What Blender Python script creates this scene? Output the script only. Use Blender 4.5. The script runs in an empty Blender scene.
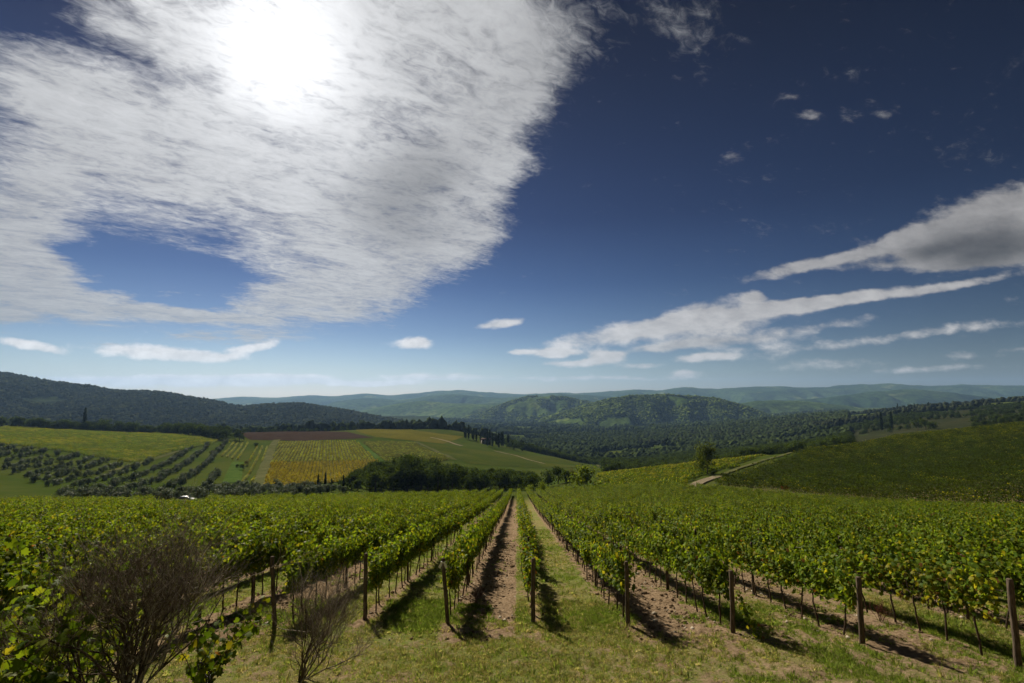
import bpy, math, random
import numpy as np
from mathutils import Matrix, Vector, Euler
R = math.radians
rng = np.random.default_rng(11)
random.seed(11)
sc = bpy.context.scene
col = sc.collection

# ------------------------------------------------------------------ camera
W, H, F = 1024, 683, 483.0
cd = bpy.data.cameras.new('camera')
cd.sensor_width = 36.0
cd.lens = F / W * 36.0
cd.clip_start, cd.clip_end = 0.1, 60000
cam = bpy.data.objects.new('camera', cd)
cam.location = (0, 0, 0)
PITCH, YAW = R(6.1), R(0.6)
cam.rotation_euler = (math.pi / 2 + PITCH, 0, YAW)
col.objects.link(cam)
sc.camera = cam
CM = np.array(Euler(cam.rotation_euler).to_matrix())

def ray(px, py):
    d = CM @ np.array([(px - W / 2) / F, (H / 2 - py) / F, -1.0])
    return d / np.linalg.norm(d)

def slope(px, py):
    d = ray(px, py)
    return d[0] / d[1], d[2] / d[1]

# ------------------------------------------------------------------ exposure, sun, sky
sc.view_settings.view_transform = 'Standard'
sc.view_settings.look = 'None'
sc.view_settings.exposure = 0.48
sc.view_settings.gamma = 1.0
sc.cycles.use_denoising = True
sc.cycles.max_bounces = 6
sc.cycles.diffuse_bounces = 2
sc.cycles.glossy_bounces = 1
sc.cycles.transmission_bounces = 3
sc.cycles.transparent_max_bounces = 6
sc.cycles.volume_bounces = 0
sc.cycles.use_adaptive_sampling = True
sc.cycles.adaptive_threshold = 0.02

SUN = ray(281, 47)
SUN_EL = math.asin(SUN[2])
SUN_AZ = math.atan2(SUN[0], SUN[1])          # clockwise from +Y
sl = bpy.data.lights.new('sun', 'SUN')
sl.energy = 5.0
sl.angle = R(1.6)
sl.color = (1.0, 0.90, 0.72)
so = bpy.data.objects.new('sun', sl)
so.rotation_euler = Vector(-SUN).to_track_quat('-Z', 'Y').to_euler()
col.objects.link(so)

class NT:
    """small helper for building node trees"""
    def __init__(s, tree):
        s.t = tree; s.n = tree.nodes; s.l = tree.links
    def put(s, sock, v):
        if isinstance(v, bpy.types.NodeSocket): s.l.new(v, sock)
        elif v is not None: sock.default_value = v
    def math(s, op, a, b=None, c=None, clamp=False):
        n = s.n.new('ShaderNodeMath'); n.operation = op; n.use_clamp = clamp
        for i, v in enumerate((a, b, c)):
            if v is not None: s.put(n.inputs[i], v)
        return n.outputs[0]
    def vec(s, op, a, b=None, scale=None):
        n = s.n.new('ShaderNodeVectorMath'); n.operation = op
        s.put(n.inputs[0], a)
        if b is not None: s.put(n.inputs[1], b)
        if scale is not None: s.put(n.inputs['Scale'], scale)
        return n.outputs['Value'] if op in ('DOT_PRODUCT', 'LENGTH', 'DISTANCE') else n.outputs[0]
    def mapr(s, v, a, b, c=0.0, d=1.0, kind='SMOOTHSTEP'):
        n = s.n.new('ShaderNodeMapRange'); n.interpolation_type = kind
        s.put(n.inputs[0], v); s.put(n.inputs[1], a); s.put(n.inputs[2], b); s.put(n.inputs[3], c); s.put(n.inputs[4], d)
        return n.outputs[0]
    def noise(s, v, scale, detail=6, rough=0.55, dist=0.0, out=0):
        n = s.n.new('ShaderNodeTexNoise')
        s.put(n.inputs['Vector'], v); s.put(n.inputs['Scale'], scale); n.inputs['Detail'].default_value = detail
        n.inputs['Roughness'].default_value = rough; n.inputs['Distortion'].default_value = dist
        return n.outputs[out]
    def mix(s, f, a, b, mode='MIX'):
        n = s.n.new('ShaderNodeMix'); n.data_type = 'RGBA'; n.blend_type = mode
        s.put(n.inputs[0], f); s.put(n.inputs[6], a); s.put(n.inputs[7], b)
        return n.outputs[2]
    def comb(s, x, y, z):
        n = s.n.new('ShaderNodeCombineXYZ')
        s.put(n.inputs[0], x); s.put(n.inputs[1], y); s.put(n.inputs[2], z)
        return n.outputs[0]
    def sep(s, v):
        n = s.n.new('ShaderNodeSeparateXYZ'); s.put(n.inputs[0], v); return n.outputs
    def mapping(s, v, loc=(0,0,0), rot=(0,0,0), scale=(1,1,1), kind='TEXTURE'):
        n = s.n.new('ShaderNodeMapping'); n.vector_type = kind
        s.put(n.inputs[0], v); n.inputs[1].default_value = loc; n.inputs[2].default_value = rot; n.inputs[3].default_value = scale
        return n.outputs[0]

def c4(c): return (c[0], c[1], c[2], 1.0)

def build_world():
    w = bpy.data.worlds.new('World'); sc.world = w; w.use_nodes = True
    t = NT(w.node_tree); t.n.clear()
    sky = t.n.new('ShaderNodeTexSky'); sky.sky_type = 'NISHITA'; sky.sun_disc = False
    sky.sun_elevation = SUN_EL; sky.sun_rotation = SUN_AZ
    sky.altitude = 400; sky.air_density = 1.0; sky.dust_density = 0.35; sky.ozone_density = 3.0
    d = t.n.new('ShaderNodeTexCoord').outputs['Generated']
    x, y, z = t.sep(d)
    yy = t.math('MAXIMUM', y, 0.06)
    u = t.math('DIVIDE', x, yy); v = t.math('DIVIDE', z, yy)
    q = t.comb(u, v, 0.0)                                  # world direction, gnomonic about +Y
    zz = t.math('ADD', t.math('MAXIMUM', z, 0.0), 0.10)
    p = t.comb(t.math('DIVIDE', x, zz), t.math('DIVIDE', y, zz), 0.0)   # a flat cloud deck
    front = t.mapr(y, 0.05, 0.3)
    sd = t.vec('DOT_PRODUCT', d, tuple(SUN))
    # deep clear sky, darker away from the sun
    cr = t.n.new('ShaderNodeValToRGB'); t.put(cr.inputs[0], z); e = cr.color_ramp.elements
    for i, (ps, c) in enumerate([(0.0, (.32, .335, .365)), (.05, (.265, .285, .325)), (.12, (.165, .19, .245)), (.22, (.082, .106, .168)), (.34, (.044, .055, .102)), (.62, (.022, .018, .038))]):
        q_ = e[i] if i < 2 else e.new(ps)
        q_.position = ps; q_.color = c4(c)
    side = t.mapr(sd, 0.3, 0.95, 0.55, 1.15, kind='LINEAR')
    skyc = t.vec('SCALE', t.mix(1.0, sky.outputs[0], cr.outputs[0], 'MULTIPLY'), scale=side)

    wn = t.noise(p, 1.3, 5, 0.6, 0.0, out=1)
    wq = t.vec('ADD', q, t.vec('SCALE', t.vec('SUBTRACT', wn, (0.5, 0.5, 0.5)), scale=0.20))
    wn2 = t.noise(t.vec('MULTIPLY', q, (1.0, 2.2, 1.0)), 9.0, 4, 0.6, 0.0, out=1)
    wq2 = t.vec('ADD', q, t.vec('MULTIPLY', t.vec('SUBTRACT', wn2, (0.5, 0.5, 0.5)), (0.075, 0.016, 0.0)))

    def blob(co, px, py, rx, ry, ang=0.0, amp=1.0, soft=0.15):
        c = slope(px, py)
        ca, sa = math.cos(R(ang)), math.sin(R(ang)); a_, b_ = F / rx / 1.06, F / ry / 1.06
        v_ = t.vec('SUBTRACT', co, (c[0], c[1], 0.0))
        d1 = t.vec('DOT_PRODUCT', v_, (ca * a_, sa * a_, 0.0)); d2 = t.vec('DOT_PRODUCT', v_, (-sa * b_, ca * b_, 0.0))
        return t.mapr(t.math('SQRT', t.math('MULTIPLY_ADD', d1, d1, t.math('MULTIPLY', d2, d2))), 1.25, soft, 0.0, amp)
    def total(lst):
        a = None                                            # summed one by one, so few values are alive at once
        for b in lst: a = b if a is None else t.math('ADD', a, b)
        return a
    big = [  # high veil cloud: px, py, rx, ry, tilt, amount
        (300, 40, 300, 150, 0, 1.0), (440, 120, 150, 150, 35, 0.9), (470, 45, 125, 90, 0, 0.8),
        (240, 165, 230, 70, -8, 0.7), (340, 255, 130, 75, 8, 0.9), (430, 200, 110, 80, 25, 0.8),
        (90, 150, 230, 90, -20, 0.66), (60, 285, 170, 36, -16, 0.95), (60, 60, 170, 90, -20, 0.45), (10, 290, 60, 40, 0, 0.6), (200, 318, 130, 24, -12, 0.75), (15, 225, 75, 75, -20, 0.95),
        (300, 300, 120, 30, 8, 0.6),
        (680, 22, 50, 56, 62, 0.48),
        (590, 15, 50, 50, 40, 0.3), (480, 262, 40, 25, 20, 0.3), (0, 300, 90, 30, -5, 0.5)]
    hol = [(150, 268, 112, 37, -3, -1.35), (95, 62, 95, 24, -25, -0.55), (10, 15, 80, 40, -15, -0.55),
           (10, 125, 60, 16, -25, -0.25), (500, 330, 120, 45, 12, -0.8), (600, 190, 90, 160, -32, -0.75)]
    mask = total(blob(wq, *b) for b in big + hol)
    mask = t.math('MINIMUM', mask, 1.05)
    st = t.mapping(p, (0, 0, 0), (0, 0, R(33)), (1.0, 0.62, 1.0))
    n1 = t.noise(st, 3.4, 9, 0.64, 0.9)
    n2 = t.noise(st, 19.0, 7, 0.66, 0.9)
    nn = t.math('ADD', t.math('MULTIPLY', t.math('SUBTRACT', n1, 0.5), 1.5), t.math('MULTIPLY', t.math('SUBTRACT', n2, 0.5), 1.05))
    dens = t.math('MULTIPLY', t.mapr(t.math('ADD', mask, nn), 0.14, 1.12), front)
    # low clouds near the horizon
    low = [(950, 262, 120, 9, 3, 0.9), (815, 264, 90, 8, 13, 1.0), (890, 247, 60, 12, 14, 0.8), (975, 232, 85, 36, 14, 1.6), (1040, 225, 80, 50, 0, 1.5), (930, 243, 40, 24, 10, 0.9),
           (625, 333, 110, 13, 10, 1.0), (720, 320, 90, 14, 9, 1.0), (755, 299, 20, 11, 0, 1.0), (700, 309, 60, 9, 12, 0.7), (800, 306, 80, 9, 8, 0.8), (690, 345, 70, 6, 6, 0.6), (800, 330, 110, 7, 9, 0.6), (960, 328, 110, 8, 8, 0.30),
           (860, 297, 120, 8, 7, 0.9), (960, 284, 80, 6, 10, 0.7), (700, 338, 90, 8, 10, 0.7), (760, 350, 100, 12, 6, 0.5), (890, 338, 130, 7, 8, 0.36),
           (150, 352, 90, 9, -4, 1.0), (255, 347, 40, 8, 14, 1.0), (190, 357, 60, 6, 0, 0.8), (500, 323, 28, 7, 8, 1.1), (415, 343, 21, 8, 0, 1.2), (552, 353, 24, 6, 0, 1.1), (604, 356, 30, 8, 0, 1.25), (575, 364, 40, 5, 0, 0.95), (520, 352, 14, 3, 0, 0.8), (700, 358, 40, 5, 4, 0.7),
           (640, 366, 30, 4, 0, 0.6), (685, 374, 24, 5, 0, 0.8), (560, 378, 90, 4, 0, 0.45), (640, 378, 120, 3, 0, 0.35), (30, 346, 52, 7, -10, 1.0), (205, 381, 150, 8, 1, 1.15), (280, 377, 60, 4, 0, 0.9), (110, 379, 120, 5, 0, 0.8),
           (430, 377, 70, 5, 0, 0.95), (345, 383, 70, 4, 0, 0.8), (390, 383, 60, 3, 0, 0.8), (940, 368, 90, 5, 2, 0.5), (830, 362, 80, 8, 3, 0.5), (1000, 352, 80, 6, 6, 0.45),
           (750, 152, 50, 12, 22, 0.30), (806, 120, 34, 14, 30, 0.32), (870, 112, 50, 16, 14, 0.26), (795, 95, 26, 8, 30, 0.22)]
    lm = total(blob(wq2, *b, 0.1) for b in low)
    lm = t.math('MINIMUM', lm, 1.5)
    ln = t.noise(t.vec('MULTIPLY', q, (1.0, 2.0, 1.0)), 16.0, 8, 0.62, 0.2)
    ldens = t.math('MULTIPLY', t.mapr(t.math('ADD', lm, t.math('MULTIPLY', t.math('SUBTRACT', ln, 0.5), 1.7)), 0.20, 1.0), front)
    # cloud brightness: forward scattering near the sun, thick parts grey, bases dark
    fwd = t.math('ADD', t.math('MULTIPLY', t.math('POWER', t.math('MAXIMUM', sd, 0.0), 6.0), 2.3), 1.62)
    glow = t.math('ADD', t.math('MULTIPLY', t.math('POWER', t.math('MAXIMUM', sd, 0.0), 75.0), 1.5),
                  t.math('MULTIPLY', t.math('POWER', t.math('MAXIMUM', sd, 0.0), 300.0), 3.4))
    grey = total([blob(wq, 405, 190, 75, 60, 30, 0.42, 0.1), blob(wq, 560, 60, 60, 110, 0, 0.15, 0.1), blob(wq, 470, 115, 60, 60, 0, 0.12, 0.1)])
    tex = t.mapr(n1, 0.3, 0.72, 0.80, 1.12, 'LINEAR')
    tex2 = t.mapr(n2, 0.3, 0.7, 0.90, 1.08, 'LINEAR')
    b1 = t.math('MULTIPLY', t.math('MULTIPLY', t.math('MULTIPLY', fwd, t.math('SUBTRACT', 1.0, grey)), tex), tex2)
    bright = t.math('ADD', b1, glow)
    cc = t.vec('SCALE', c4((0.98, 0.985, 1.0))[:3], scale=bright)
    base = total([blob(wq2, 985, 248, 80, 30, 6, 0.72, 0.2), blob(wq2, 900, 257, 60, 9, 10, 0.3, 0.2), blob(wq2, 700, 345, 110, 7, 8, 0.2, 0.2)])
    lt = t.math('MULTIPLY', t.math('SUBTRACT', 1.0, t.math('MINIMUM', base, 0.72)), t.mapr(ln, 0.3, 0.7, 0.72, 1.12, 'LINEAR'))
    lcol = t.vec('SCALE', (1.0, 0.97, 0.95), scale=t.math('MULTIPLY', t.math('MULTIPLY', lt, fwd), t.mapr(z, 0.06, 0.30, 2.1, 1.25)))
    gl = t.vec('SCALE', (1.0, 0.96, 0.9), scale=t.math('MULTIPLY', glow, 0.15))
    a = t.mix(t.math('MULTIPLY', ldens, 0.86), t.vec('ADD', skyc, gl), lcol)
    a = t.mix(t.math('MULTIPLY', dens, 0.93), a, cc)
    bg = t.n.new('ShaderNodeBackground'); t.put(bg.inputs[0], a); bg.inputs[1].default_value = 0.13
    o = t.n.new('ShaderNodeOutputWorld'); t.l.new(bg.outputs[0], o.inputs[0])
    w.cycles.sampling_method = 'MANUAL'; w.cycles.sample_map_resolution = 512
build_world()

# ------------------------------------------------------------------ numbers: noise and terrain
def vnoise(x, y, seed=0):
    xi = np.floor(x).astype(np.int64); yi = np.floor(y).astype(np.int64)
    fx = x - xi; fy = y - yi
    fx = fx * fx * fx * (fx * (fx * 6 - 15) + 10); fy = fy * fy * fy * (fy * (fy * 6 - 15) + 10)
    def h(a, b):
        n = (a * 374761393 + b * 668265263 + seed * 982451653) & 0xFFFFFFFF
        n = ((n ^ (n >> 13)) * 1274126177) & 0xFFFFFFFF
        n = n ^ (n >> 16)
        return (n & 0xFFFFFF) / float(0xFFFFFF)
    a, b, c, d = h(xi, yi), h(xi + 1, yi), h(xi, yi + 1), h(xi + 1, yi + 1)
    return (a * (1 - fx) + b * fx) * (1 - fy) + (c * (1 - fx) + d * fx) * fy
def fbm(x, y, octv=5, seed=0, gain=0.5):
    s = 0.0; a = 1.0; tot = 0.0
    for i in range(octv):
        s = s + a * vnoise(x, y, seed + i * 17); tot += a; a *= gain; x = x * 2.03 + 11.3; y = y * 2.03 - 7.7
    return s / tot
def sstep(x, a, b):
    t = np.clip((x - a) / (b - a), 0, 1); return t * t * (3 - 2 * t)

HCAM, SL = 4.15, -slope(517, 487)[1]
TABLE = {  # column (pixel) -> distance (m), pixel row where the ground of that distance is seen
    -300: [(50,527),(75,516),(100,510),(125,503),(150,496),(200,478),(330,440),(480,423),(560,423),(800,432),(1500,425),(2500,420),(12000,401)],
    -100: [(50,527),(75,516),(100,510),(125,504),(150,497),(200,481),(330,444),(480,426),(560,425),(800,432),(1500,426),(2500,421),(12000,401)],
    0:   [(50,527),(75,517),(100,511),(125,503.5),(150,499),(200,483),(330,446),(480,428),(560,427),(800,433),(1500,427),(2500,421),(12000,401)],
    130: [(50,527),(75,517),(100,511),(125,502.5),(150,498),(200,486),(280,466),(330,456),(440,437),(520,434),(800,437),(1500,429),(2500,422),(12000,401)],
    260: [(50,527),(75,517),(100,511),(125,502.5),(150,497),(190,488),(250,474),(320,458),(420,442),(480,434),(560,432),(800,437),(1500,429),(2500,423),(12000,401)],
    390: [(50,527),(75,516),(100,509),(125,503),(150,497),(200,489),(260,475),(330,458),(420,444),(560,431),(640,428),(900,437),(1500,430),(2500,423),(12000,401)],
    460: [(50,527),(75,516),(110,505),(150,497.5),(200,492),(260,480),(330,466),(420,452),(560,438),(700,427),(900,438),(1500,431),(2500,424),(12000,401)],
    520: [(50,527),(75,516),(110,504),(160,497),(220,490),(300,477),(420,462),(520,451),(600,447),(800,455),(1100,443),(1500,434),(2500,425),(12000,401)],
    600: [(50,527),(75,514),(110,501),(150,490),(200,478),(235,474.5),(290,482),(360,475),(420,470),(520,466),(600,472),(700,465),(1000,449),(1500,435),(2500,425),(12000,401)],
    650: [(50,527),(75,513),(110,498),(140,488),(175,478),(215,468.5),(280,480),(400,475),(700,461),(1000,447),(1500,433),(2500,425),(12000,401)],
    700: [(50,527),(75,512),(110,496),(130,490),(150,482),(190,471),(230,462.5),(300,474),(400,469),(700,456),(1000,444),(1500,430),(2500,423),(12000,401)],
    760: [(50,527),(75,513),(100,502),(125,492),(150,482),(200,466),(255,453.5),(320,463),(450,457),(700,450),(1000,440),(1500,424),(2500,420),(12000,401)],
    820: [(50,527),(75,515),(100,505),(120,496),(150,485),(180,473),(265,447),(320,455),(450,449),(700,443),(1000,430),(1500,418),(2500,414),(12000,401)],
    900: [(50,528),(75,518),(95,508),(110,500),(170,476),(300,437),(360,441),(500,436),(650,429),(900,418),(1300,409.5),(2000,413),(12000,401)],
    1024:[(50,530),(70,522),(85,511),(150,474),(320,424),(380,426),(500,421),(700,413),(1200,400.5),(1600,402),(3000,408),(12000,401)],
    1200:[(50,530),(65,522),(80,510),(150,468),(320,410),(380,411),(700,400),(1200,389),(1600,392),(3000,405),(12000,401)],
    1400:[(50,530),(65,522),(80,508),(150,464),(320,402),(700,392),(1200,383),(1600,388),(3000,405),(12000,401)],
}
LY = np.linspace(math.log(40), math.log(14000), 420)
UC = np.linspace(-2.2, 2.2, 353)
def make_table():
    ks = sorted(TABLE); us = []; cols_ = []
    for k in ks:
        us.append(slope(k, 450)[0])
        pts = TABLE[k]
        s = [slope(512, y)[1] for _, y in pts]
        cols_.append(np.interp(LY, np.log([a for a, _ in pts]), s))
    A = np.array(cols_)                                   # columns x rings
    g = np.empty((len(UC), len(LY)))
    for j in range(len(LY)): g[:, j] = np.interp(UC, us, A[:, j])
    def smooth(M, ax, sig):
        r = int(3 * sig) + 1; k = np.exp(-0.5 * (np.arange(-r, r + 1) / sig) ** 2); k /= k.sum()
        P = np.pad(M, [(r, r) if i == ax else (0, 0) for i in (0, 1)], mode='edge')
        return np.apply_along_axis(lambda m: np.convolve(m, k, 'valid'), ax, P)
    return smooth(smooth(g, 0, 3.5), 1, 2.2)
GRID = make_table()

def zt(X, Y):
    """height of the terrain (camera eye at z = 0)"""
    X = np.asarray(X, float); Y = np.asarray(Y, float)
    X, Y = np.broadcast_arrays(X, Y)
    plane = -HCAM - SL * Y
    plane = plane - 0.0016 * np.maximum(np.abs(X) - 10, 0) * 0
    bank = np.maximum(-0.60 * Y, -60)
    bank = np.where(Y < 2.8, -1.68, bank)
    near = np.where(Y < 12, np.maximum(plane, bank), plane)
    Yc = np.clip(Y, 41, 13900)
    fu = np.clip((X / Yc - UC[0]) / (UC[1] - UC[0]), 0, len(UC) - 1.001)
    fy = np.clip((np.log(Yc) - LY[0]) / (LY[1] - LY[0]), 0, len(LY) - 1.001)
    i = fu.astype(int); j = fy.astype(int); a = fu - i; b = fy - j
    s = (GRID[i, j] * (1 - a) + GRID[i + 1, j] * a) * (1 - b) + (GRID[i, j + 1] * (1 - a) + GRID[i + 1, j + 1] * a) * b
    far = s * Yc
    k = sstep(Y, 45, 75)
    z = near * (1 - k) + far * k
    und = (fbm(X / 60, Y / 60, 3, 5) - 0.5) * 2.0 * sstep(Y, 90, 400) * 1.4
    return z + und

YS = np.exp(np.linspace(math.log(5), math.log(5000), 2600))
def hit(px, py):
    """where a line of sight meets the terrain"""
    u, s = slope(px, py)
    f = s * YS - zt(u * YS, YS)
    k = np.argmax(f < 0)
    if f[k] >= 0: return None
    if k == 0: y = YS[0]
    else: y = YS[k - 1] + (YS[k] - YS[k - 1]) * f[k - 1] / (f[k - 1] - f[k])
    return float(u * y), float(y), float(zt(u * y, y))
def crest(px, y0, y1):
    """the brow of the land in this direction, between two distances"""
    u = slope(px, 430)[0]; y = np.linspace(y0, y1, 200); z = zt(u * y, y); k = int(np.argmax(z / y))
    return float(u * y[k]), float(y[k]), float(z[k])
def hits(poly): return [h for h in (hit(*p) for p in poly) if h]
def inside(px, py, poly):
    px = np.asarray(px); py = np.asarray(py); r = np.zeros(px.shape, bool)
    n = len(poly)
    for i in range(n):
        x1, y1 = poly[i][:2]; x2, y2 = poly[(i + 1) % n][:2]
        c = ((y1 > py) != (y2 > py)) & (px < (x2 - x1) * (py - y1) / (y2 - y1 + 1e-12) + x1)
        r ^= c
    return r

# ------------------------------------------------------------------ mesh helpers
def mesh_np(name, v, f, mat=None, colr=None, smooth=False, attrs=None):
    v = np.asarray(v, np.float32); f = np.asarray(f, np.int32)
    me = bpy.data.meshes.new(name)
    k = f.shape[1]
    me.vertices.add(len(v)); me.vertices.foreach_set('co', v.ravel())
    me.loops.add(f.size); me.loops.foreach_set('vertex_index', f.ravel())
    me.polygons.add(len(f)); me.polygons.foreach_set('loop_start', np.arange(0, f.size, k, dtype=np.int32))
    me.update(calc_edges=True)
    if smooth: me.polygons.foreach_set('use_smooth', np.ones(len(f), bool))
    if colr is not None:
        a = me.color_attributes.new('Col', 'FLOAT_COLOR', 'POINT')
        c = np.ones((len(v), 4), np.float32); c[:, :3] = colr; a.data.foreach_set('color', c.ravel())
    for nm, val in (attrs or {}).items():
        a = me.attributes.new(nm, 'FLOAT', 'POINT'); a.data.foreach_set('value', np.asarray(val, np.float32))
    if mat: me.materials.append(mat)
    return me
def ob(name, me, parent=None, loc=(0, 0, 0), rz=0.0):
    o = bpy.data.objects.new(name, me); col.objects.link(o)
    o.parent = parent; o.location = loc; o.rotation_euler = (0, 0, rz)
    return o
def tag(o, label=None, cat=None, group=None, kind=None):
    for k, v in (('label', label), ('category', cat), ('group', group), ('kind', kind)):
        if v: o[k] = v
    return o
def thing(name, label, cat, loc=(0, 0, 0), rz=0.0, group=None):
    return tag(ob(name, None, None, loc, rz), label, cat, group)
def copy_tree(o, loc, rz, scale, label, group=None):
    r = o.copy(); col.objects.link(r); r.location = loc; r.rotation_euler = (0, 0, rz)
    r.scale = (scale, scale, scale) if np.isscalar(scale) else scale
    r['label'] = label
    if group: r['group'] = group
    for ch in list(o.children):
        c = ch.copy(); col.objects.link(c); c.parent = r
        for g in ch.children:
            e = g.copy(); col.objects.link(e); e.parent = c
    return r

class MB:
    """collects tubes and loose triangles or quads into one mesh"""
    def __init__(s): s.v = []; s.f = []; s.c = []; s.n = 0
    def add(s, v, f, c=(1, 1, 1)):
        v = np.asarray(v, float); f = np.asarray(f, int)
        if f.shape[1] == 4: f = np.concatenate([f[:, [0, 1, 2]], f[:, [0, 2, 3]]])
        s.v.append(v); s.f.append(f + s.n); s.c.append(np.broadcast_to(np.asarray(c, float), v.shape).copy()); s.n += len(v)
    def tube(s, pts, rad, k=6, c=(1, 1, 1), cap=True):
        pts = np.asarray(pts, float); n = len(pts); rad = np.broadcast_to(np.asarray(rad, float), (n,))
        tg = np.gradient(pts, axis=0); tg /= np.linalg.norm(tg, axis=1)[:, None] + 1e-9
        ref = np.array([0.31, 0.95, 0.1]) if abs(tg[0][2]) > 0.7 else np.array([0, 0, 1.0])
        a = np.cross(tg, ref); a /= np.linalg.norm(a, axis=1)[:, None] + 1e-9; b = np.cross(tg, a)
        th = np.arange(k) * 2 * math.pi / k
        ring = pts[:, None] + rad[:, None, None] * (np.cos(th)[None, :, None] * a[:, None] + np.sin(th)[None, :, None] * b[:, None])
        v = ring.reshape(-1, 3); f = []
        for i in range(n - 1):
            for j in range(k):
                f.append((i * k + j, i * k + (j + 1) % k, (i + 1) * k + (j + 1) % k, (i + 1) * k + j))
        f = np.array(f)
        s.add(v, f, c)
        if cap:
            b0 = s.n - n * k
            t3 = [(b0 + (n - 1) * k, b0 + (n - 1) * k + j, b0 + (n - 1) * k + j + 1) for j in range(1, k - 1)]
            t3 += [(b0, b0 + j + 1, b0 + j) for j in range(1, k - 1)]
            s.f.append(np.array(t3))
    def box(s, c0, c1, col_=(1, 1, 1)):
        x0, y0, z0 = c0; x1, y1, z1 = c1
        v = [(x0,y0,z0),(x1,y0,z0),(x1,y1,z0),(x0,y1,z0),(x0,y0,z1),(x1,y0,z1),(x1,y1,z1),(x0,y1,z1)]
        s.add(v, [(0,3,2,1),(4,5,6,7),(0,1,5,4),(1,2,6,5),(2,3,7,6),(3,0,4,7)], col_)
    def mesh(s, name, mat, smooth=False):
        return mesh_np(name, np.concatenate(s.v), np.concatenate(s.f), mat, np.concatenate(s.c), smooth)

def unit(a): return a / (np.linalg.norm(a, axis=-1, keepdims=True) + 1e-9)
def leaves(mb, pos, nrm, tip, size, colr, tv, tf):
    """many copies of one leaf outline: normal, tip direction, size and colour for each"""
    n = len(pos); nrm = unit(nrm); tip = tip - nrm * np.sum(tip * nrm, 1, keepdims=True); tip = unit(tip); sd = np.cross(tip, nrm)
    tv = np.asarray(tv, float); k = len(tv)
    v = pos[:, None] + size[:, None, None] * (tv[None, :, 0:1] * sd[:, None] + tv[None, :, 1:2] * tip[:, None] + tv[None, :, 2:3] * nrm[:, None])
    f = np.asarray(tf)[None] + (np.arange(n) * k)[:, None, None]
    mb.add(v.reshape(-1, 3), f.reshape(-1, len(tf[0])), np.repeat(colr, k, 0))
VLV = [(0, .42, .05), (0, 0, 0), (.34, -.10, -.07), (.52, .30, -.06), (.33, .45, 0), (.40, .76, -.07), (.13, .72, .01), (0, 1.0, -.10), (-.13, .72, .01), (-.40, .76, -.07), (-.33, .45, 0), (-.52, .30, -.06), (-.34, -.10, -.07)]
VLF = [(0, i, i + 1) for i in range(1, 12)] + [(0, 12, 1)]
QLV = [(0, 0, 0), (.42, .45, -.10), (0, 1, -.04), (-.42, .45, -.10)]
QLF = [(0, 1, 2), (0, 2, 3)]
def rdir(n): return unit(rng.normal(size=(n, 3)))

# ------------------------------------------------------------------ materials
def new_mat(name):
    m = bpy.data.materials.new(name); m.use_nodes = True
    t = NT(m.node_tree); bs = t.n['Principled BSDF']; out = t.n['Material Output']
    return m, t, bs, out
def leaf_mat(name, trans=0.45, boost=(2.0, 1.8, 0.6), vary=0.28, rough=0.5, spec=0.04):
    m, t, bs, out = new_mat(name)
    at = t.n.new('ShaderNodeVertexColor'); at.layer_name = 'Col'
    rnd = t.n.new('ShaderNodeObjectInfo').outputs['Random']
    c = t.vec('SCALE', at.outputs[0], scale=t.mapr(rnd, 0, 1, 1 - vary, 1 + vary, 'LINEAR'))
    t.put(bs.inputs['Base Color'], c); bs.inputs['Roughness'].default_value = rough
    bs.inputs['Specular IOR Level'].default_value = spec
    tr = t.n.new('ShaderNodeBsdfTranslucent'); t.put(tr.inputs[0], t.vec('MULTIPLY', c, boost))
    mx = t.n.new('ShaderNodeMixShader'); mx.inputs[0].default_value = trans
    t.l.new(bs.outputs[0], mx.inputs[1]); t.l.new(tr.outputs[0], mx.inputs[2]); t.l.new(mx.outputs[0], out.inputs[0])
    return m
def bark_mat(name, a, b, scale=40):
    m, t, bs, out = new_mat(name)
    co = t.n.new('ShaderNodeTexCoord').outputs['Object']
    n = t.noise(t.vec('MULTIPLY', co, (1, 1, 0.18)), scale, 6, 0.6)
    t.put(bs.inputs['Base Color'], t.mix(t.mapr(n, 0.3, 0.7), c4(a), c4(b))); bs.inputs['Roughness'].default_value = 0.9
    bs.inputs['Specular IOR Level'].default_value = 0.02
    bp = t.n.new('ShaderNodeBump'); bp.inputs['Strength'].default_value = 0.6; bp.inputs['Distance'].default_value = 0.02
    t.put(bp.inputs['Height'], n); t.l.new(bp.outputs[0], bs.inputs['Normal'])
    return m
def plain(name, c, rough=0.6, metal=0.0, bump=0.0):
    m, t, bs, out = new_mat(name)
    co = t.n.new('ShaderNodeTexCoord').outputs['Object']
    n = t.noise(co, 6, 4)
    t.put(bs.inputs['Base Color'], t.mix(t.mapr(n, 0.3, 0.7), c4([x * 0.85 for x in c]), c4(c)))
    bs.inputs['Roughness'].default_value = rough; bs.inputs['Metallic'].default_value = metal
    return m
M_VINE = leaf_mat('vine_leaf')
M_TREE = leaf_mat('tree_leaf', 0.3, (1.5, 1.5, 0.6), 0.30, 0.65, 0.0)
M_OLIVE = leaf_mat('olive_leaf', 0.15, (1.2, 1.3, 0.9), 0.25, 0.6, 0.03)
M_GRASS = leaf_mat('grass_blade', 0.5, (1.3, 1.3, 0.8), 0.3, 0.7, 0.0)
M_BARK = bark_mat('vine_bark', (0.035, 0.024, 0.017), (0.10, 0.075, 0.055))
M_TRUNK = bark_mat('tree_bark', (0.05, 0.038, 0.028), (0.12, 0.095, 0.07), 8)
M_POST = bark_mat('weathered_post_wood', (0.055, 0.042, 0.034), (0.16, 0.125, 0.095), 22)
M_TWIG = leaf_mat('dry_twig', 0.0, (1, 1, 1), 0.1, 0.8, 0.1)

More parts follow.
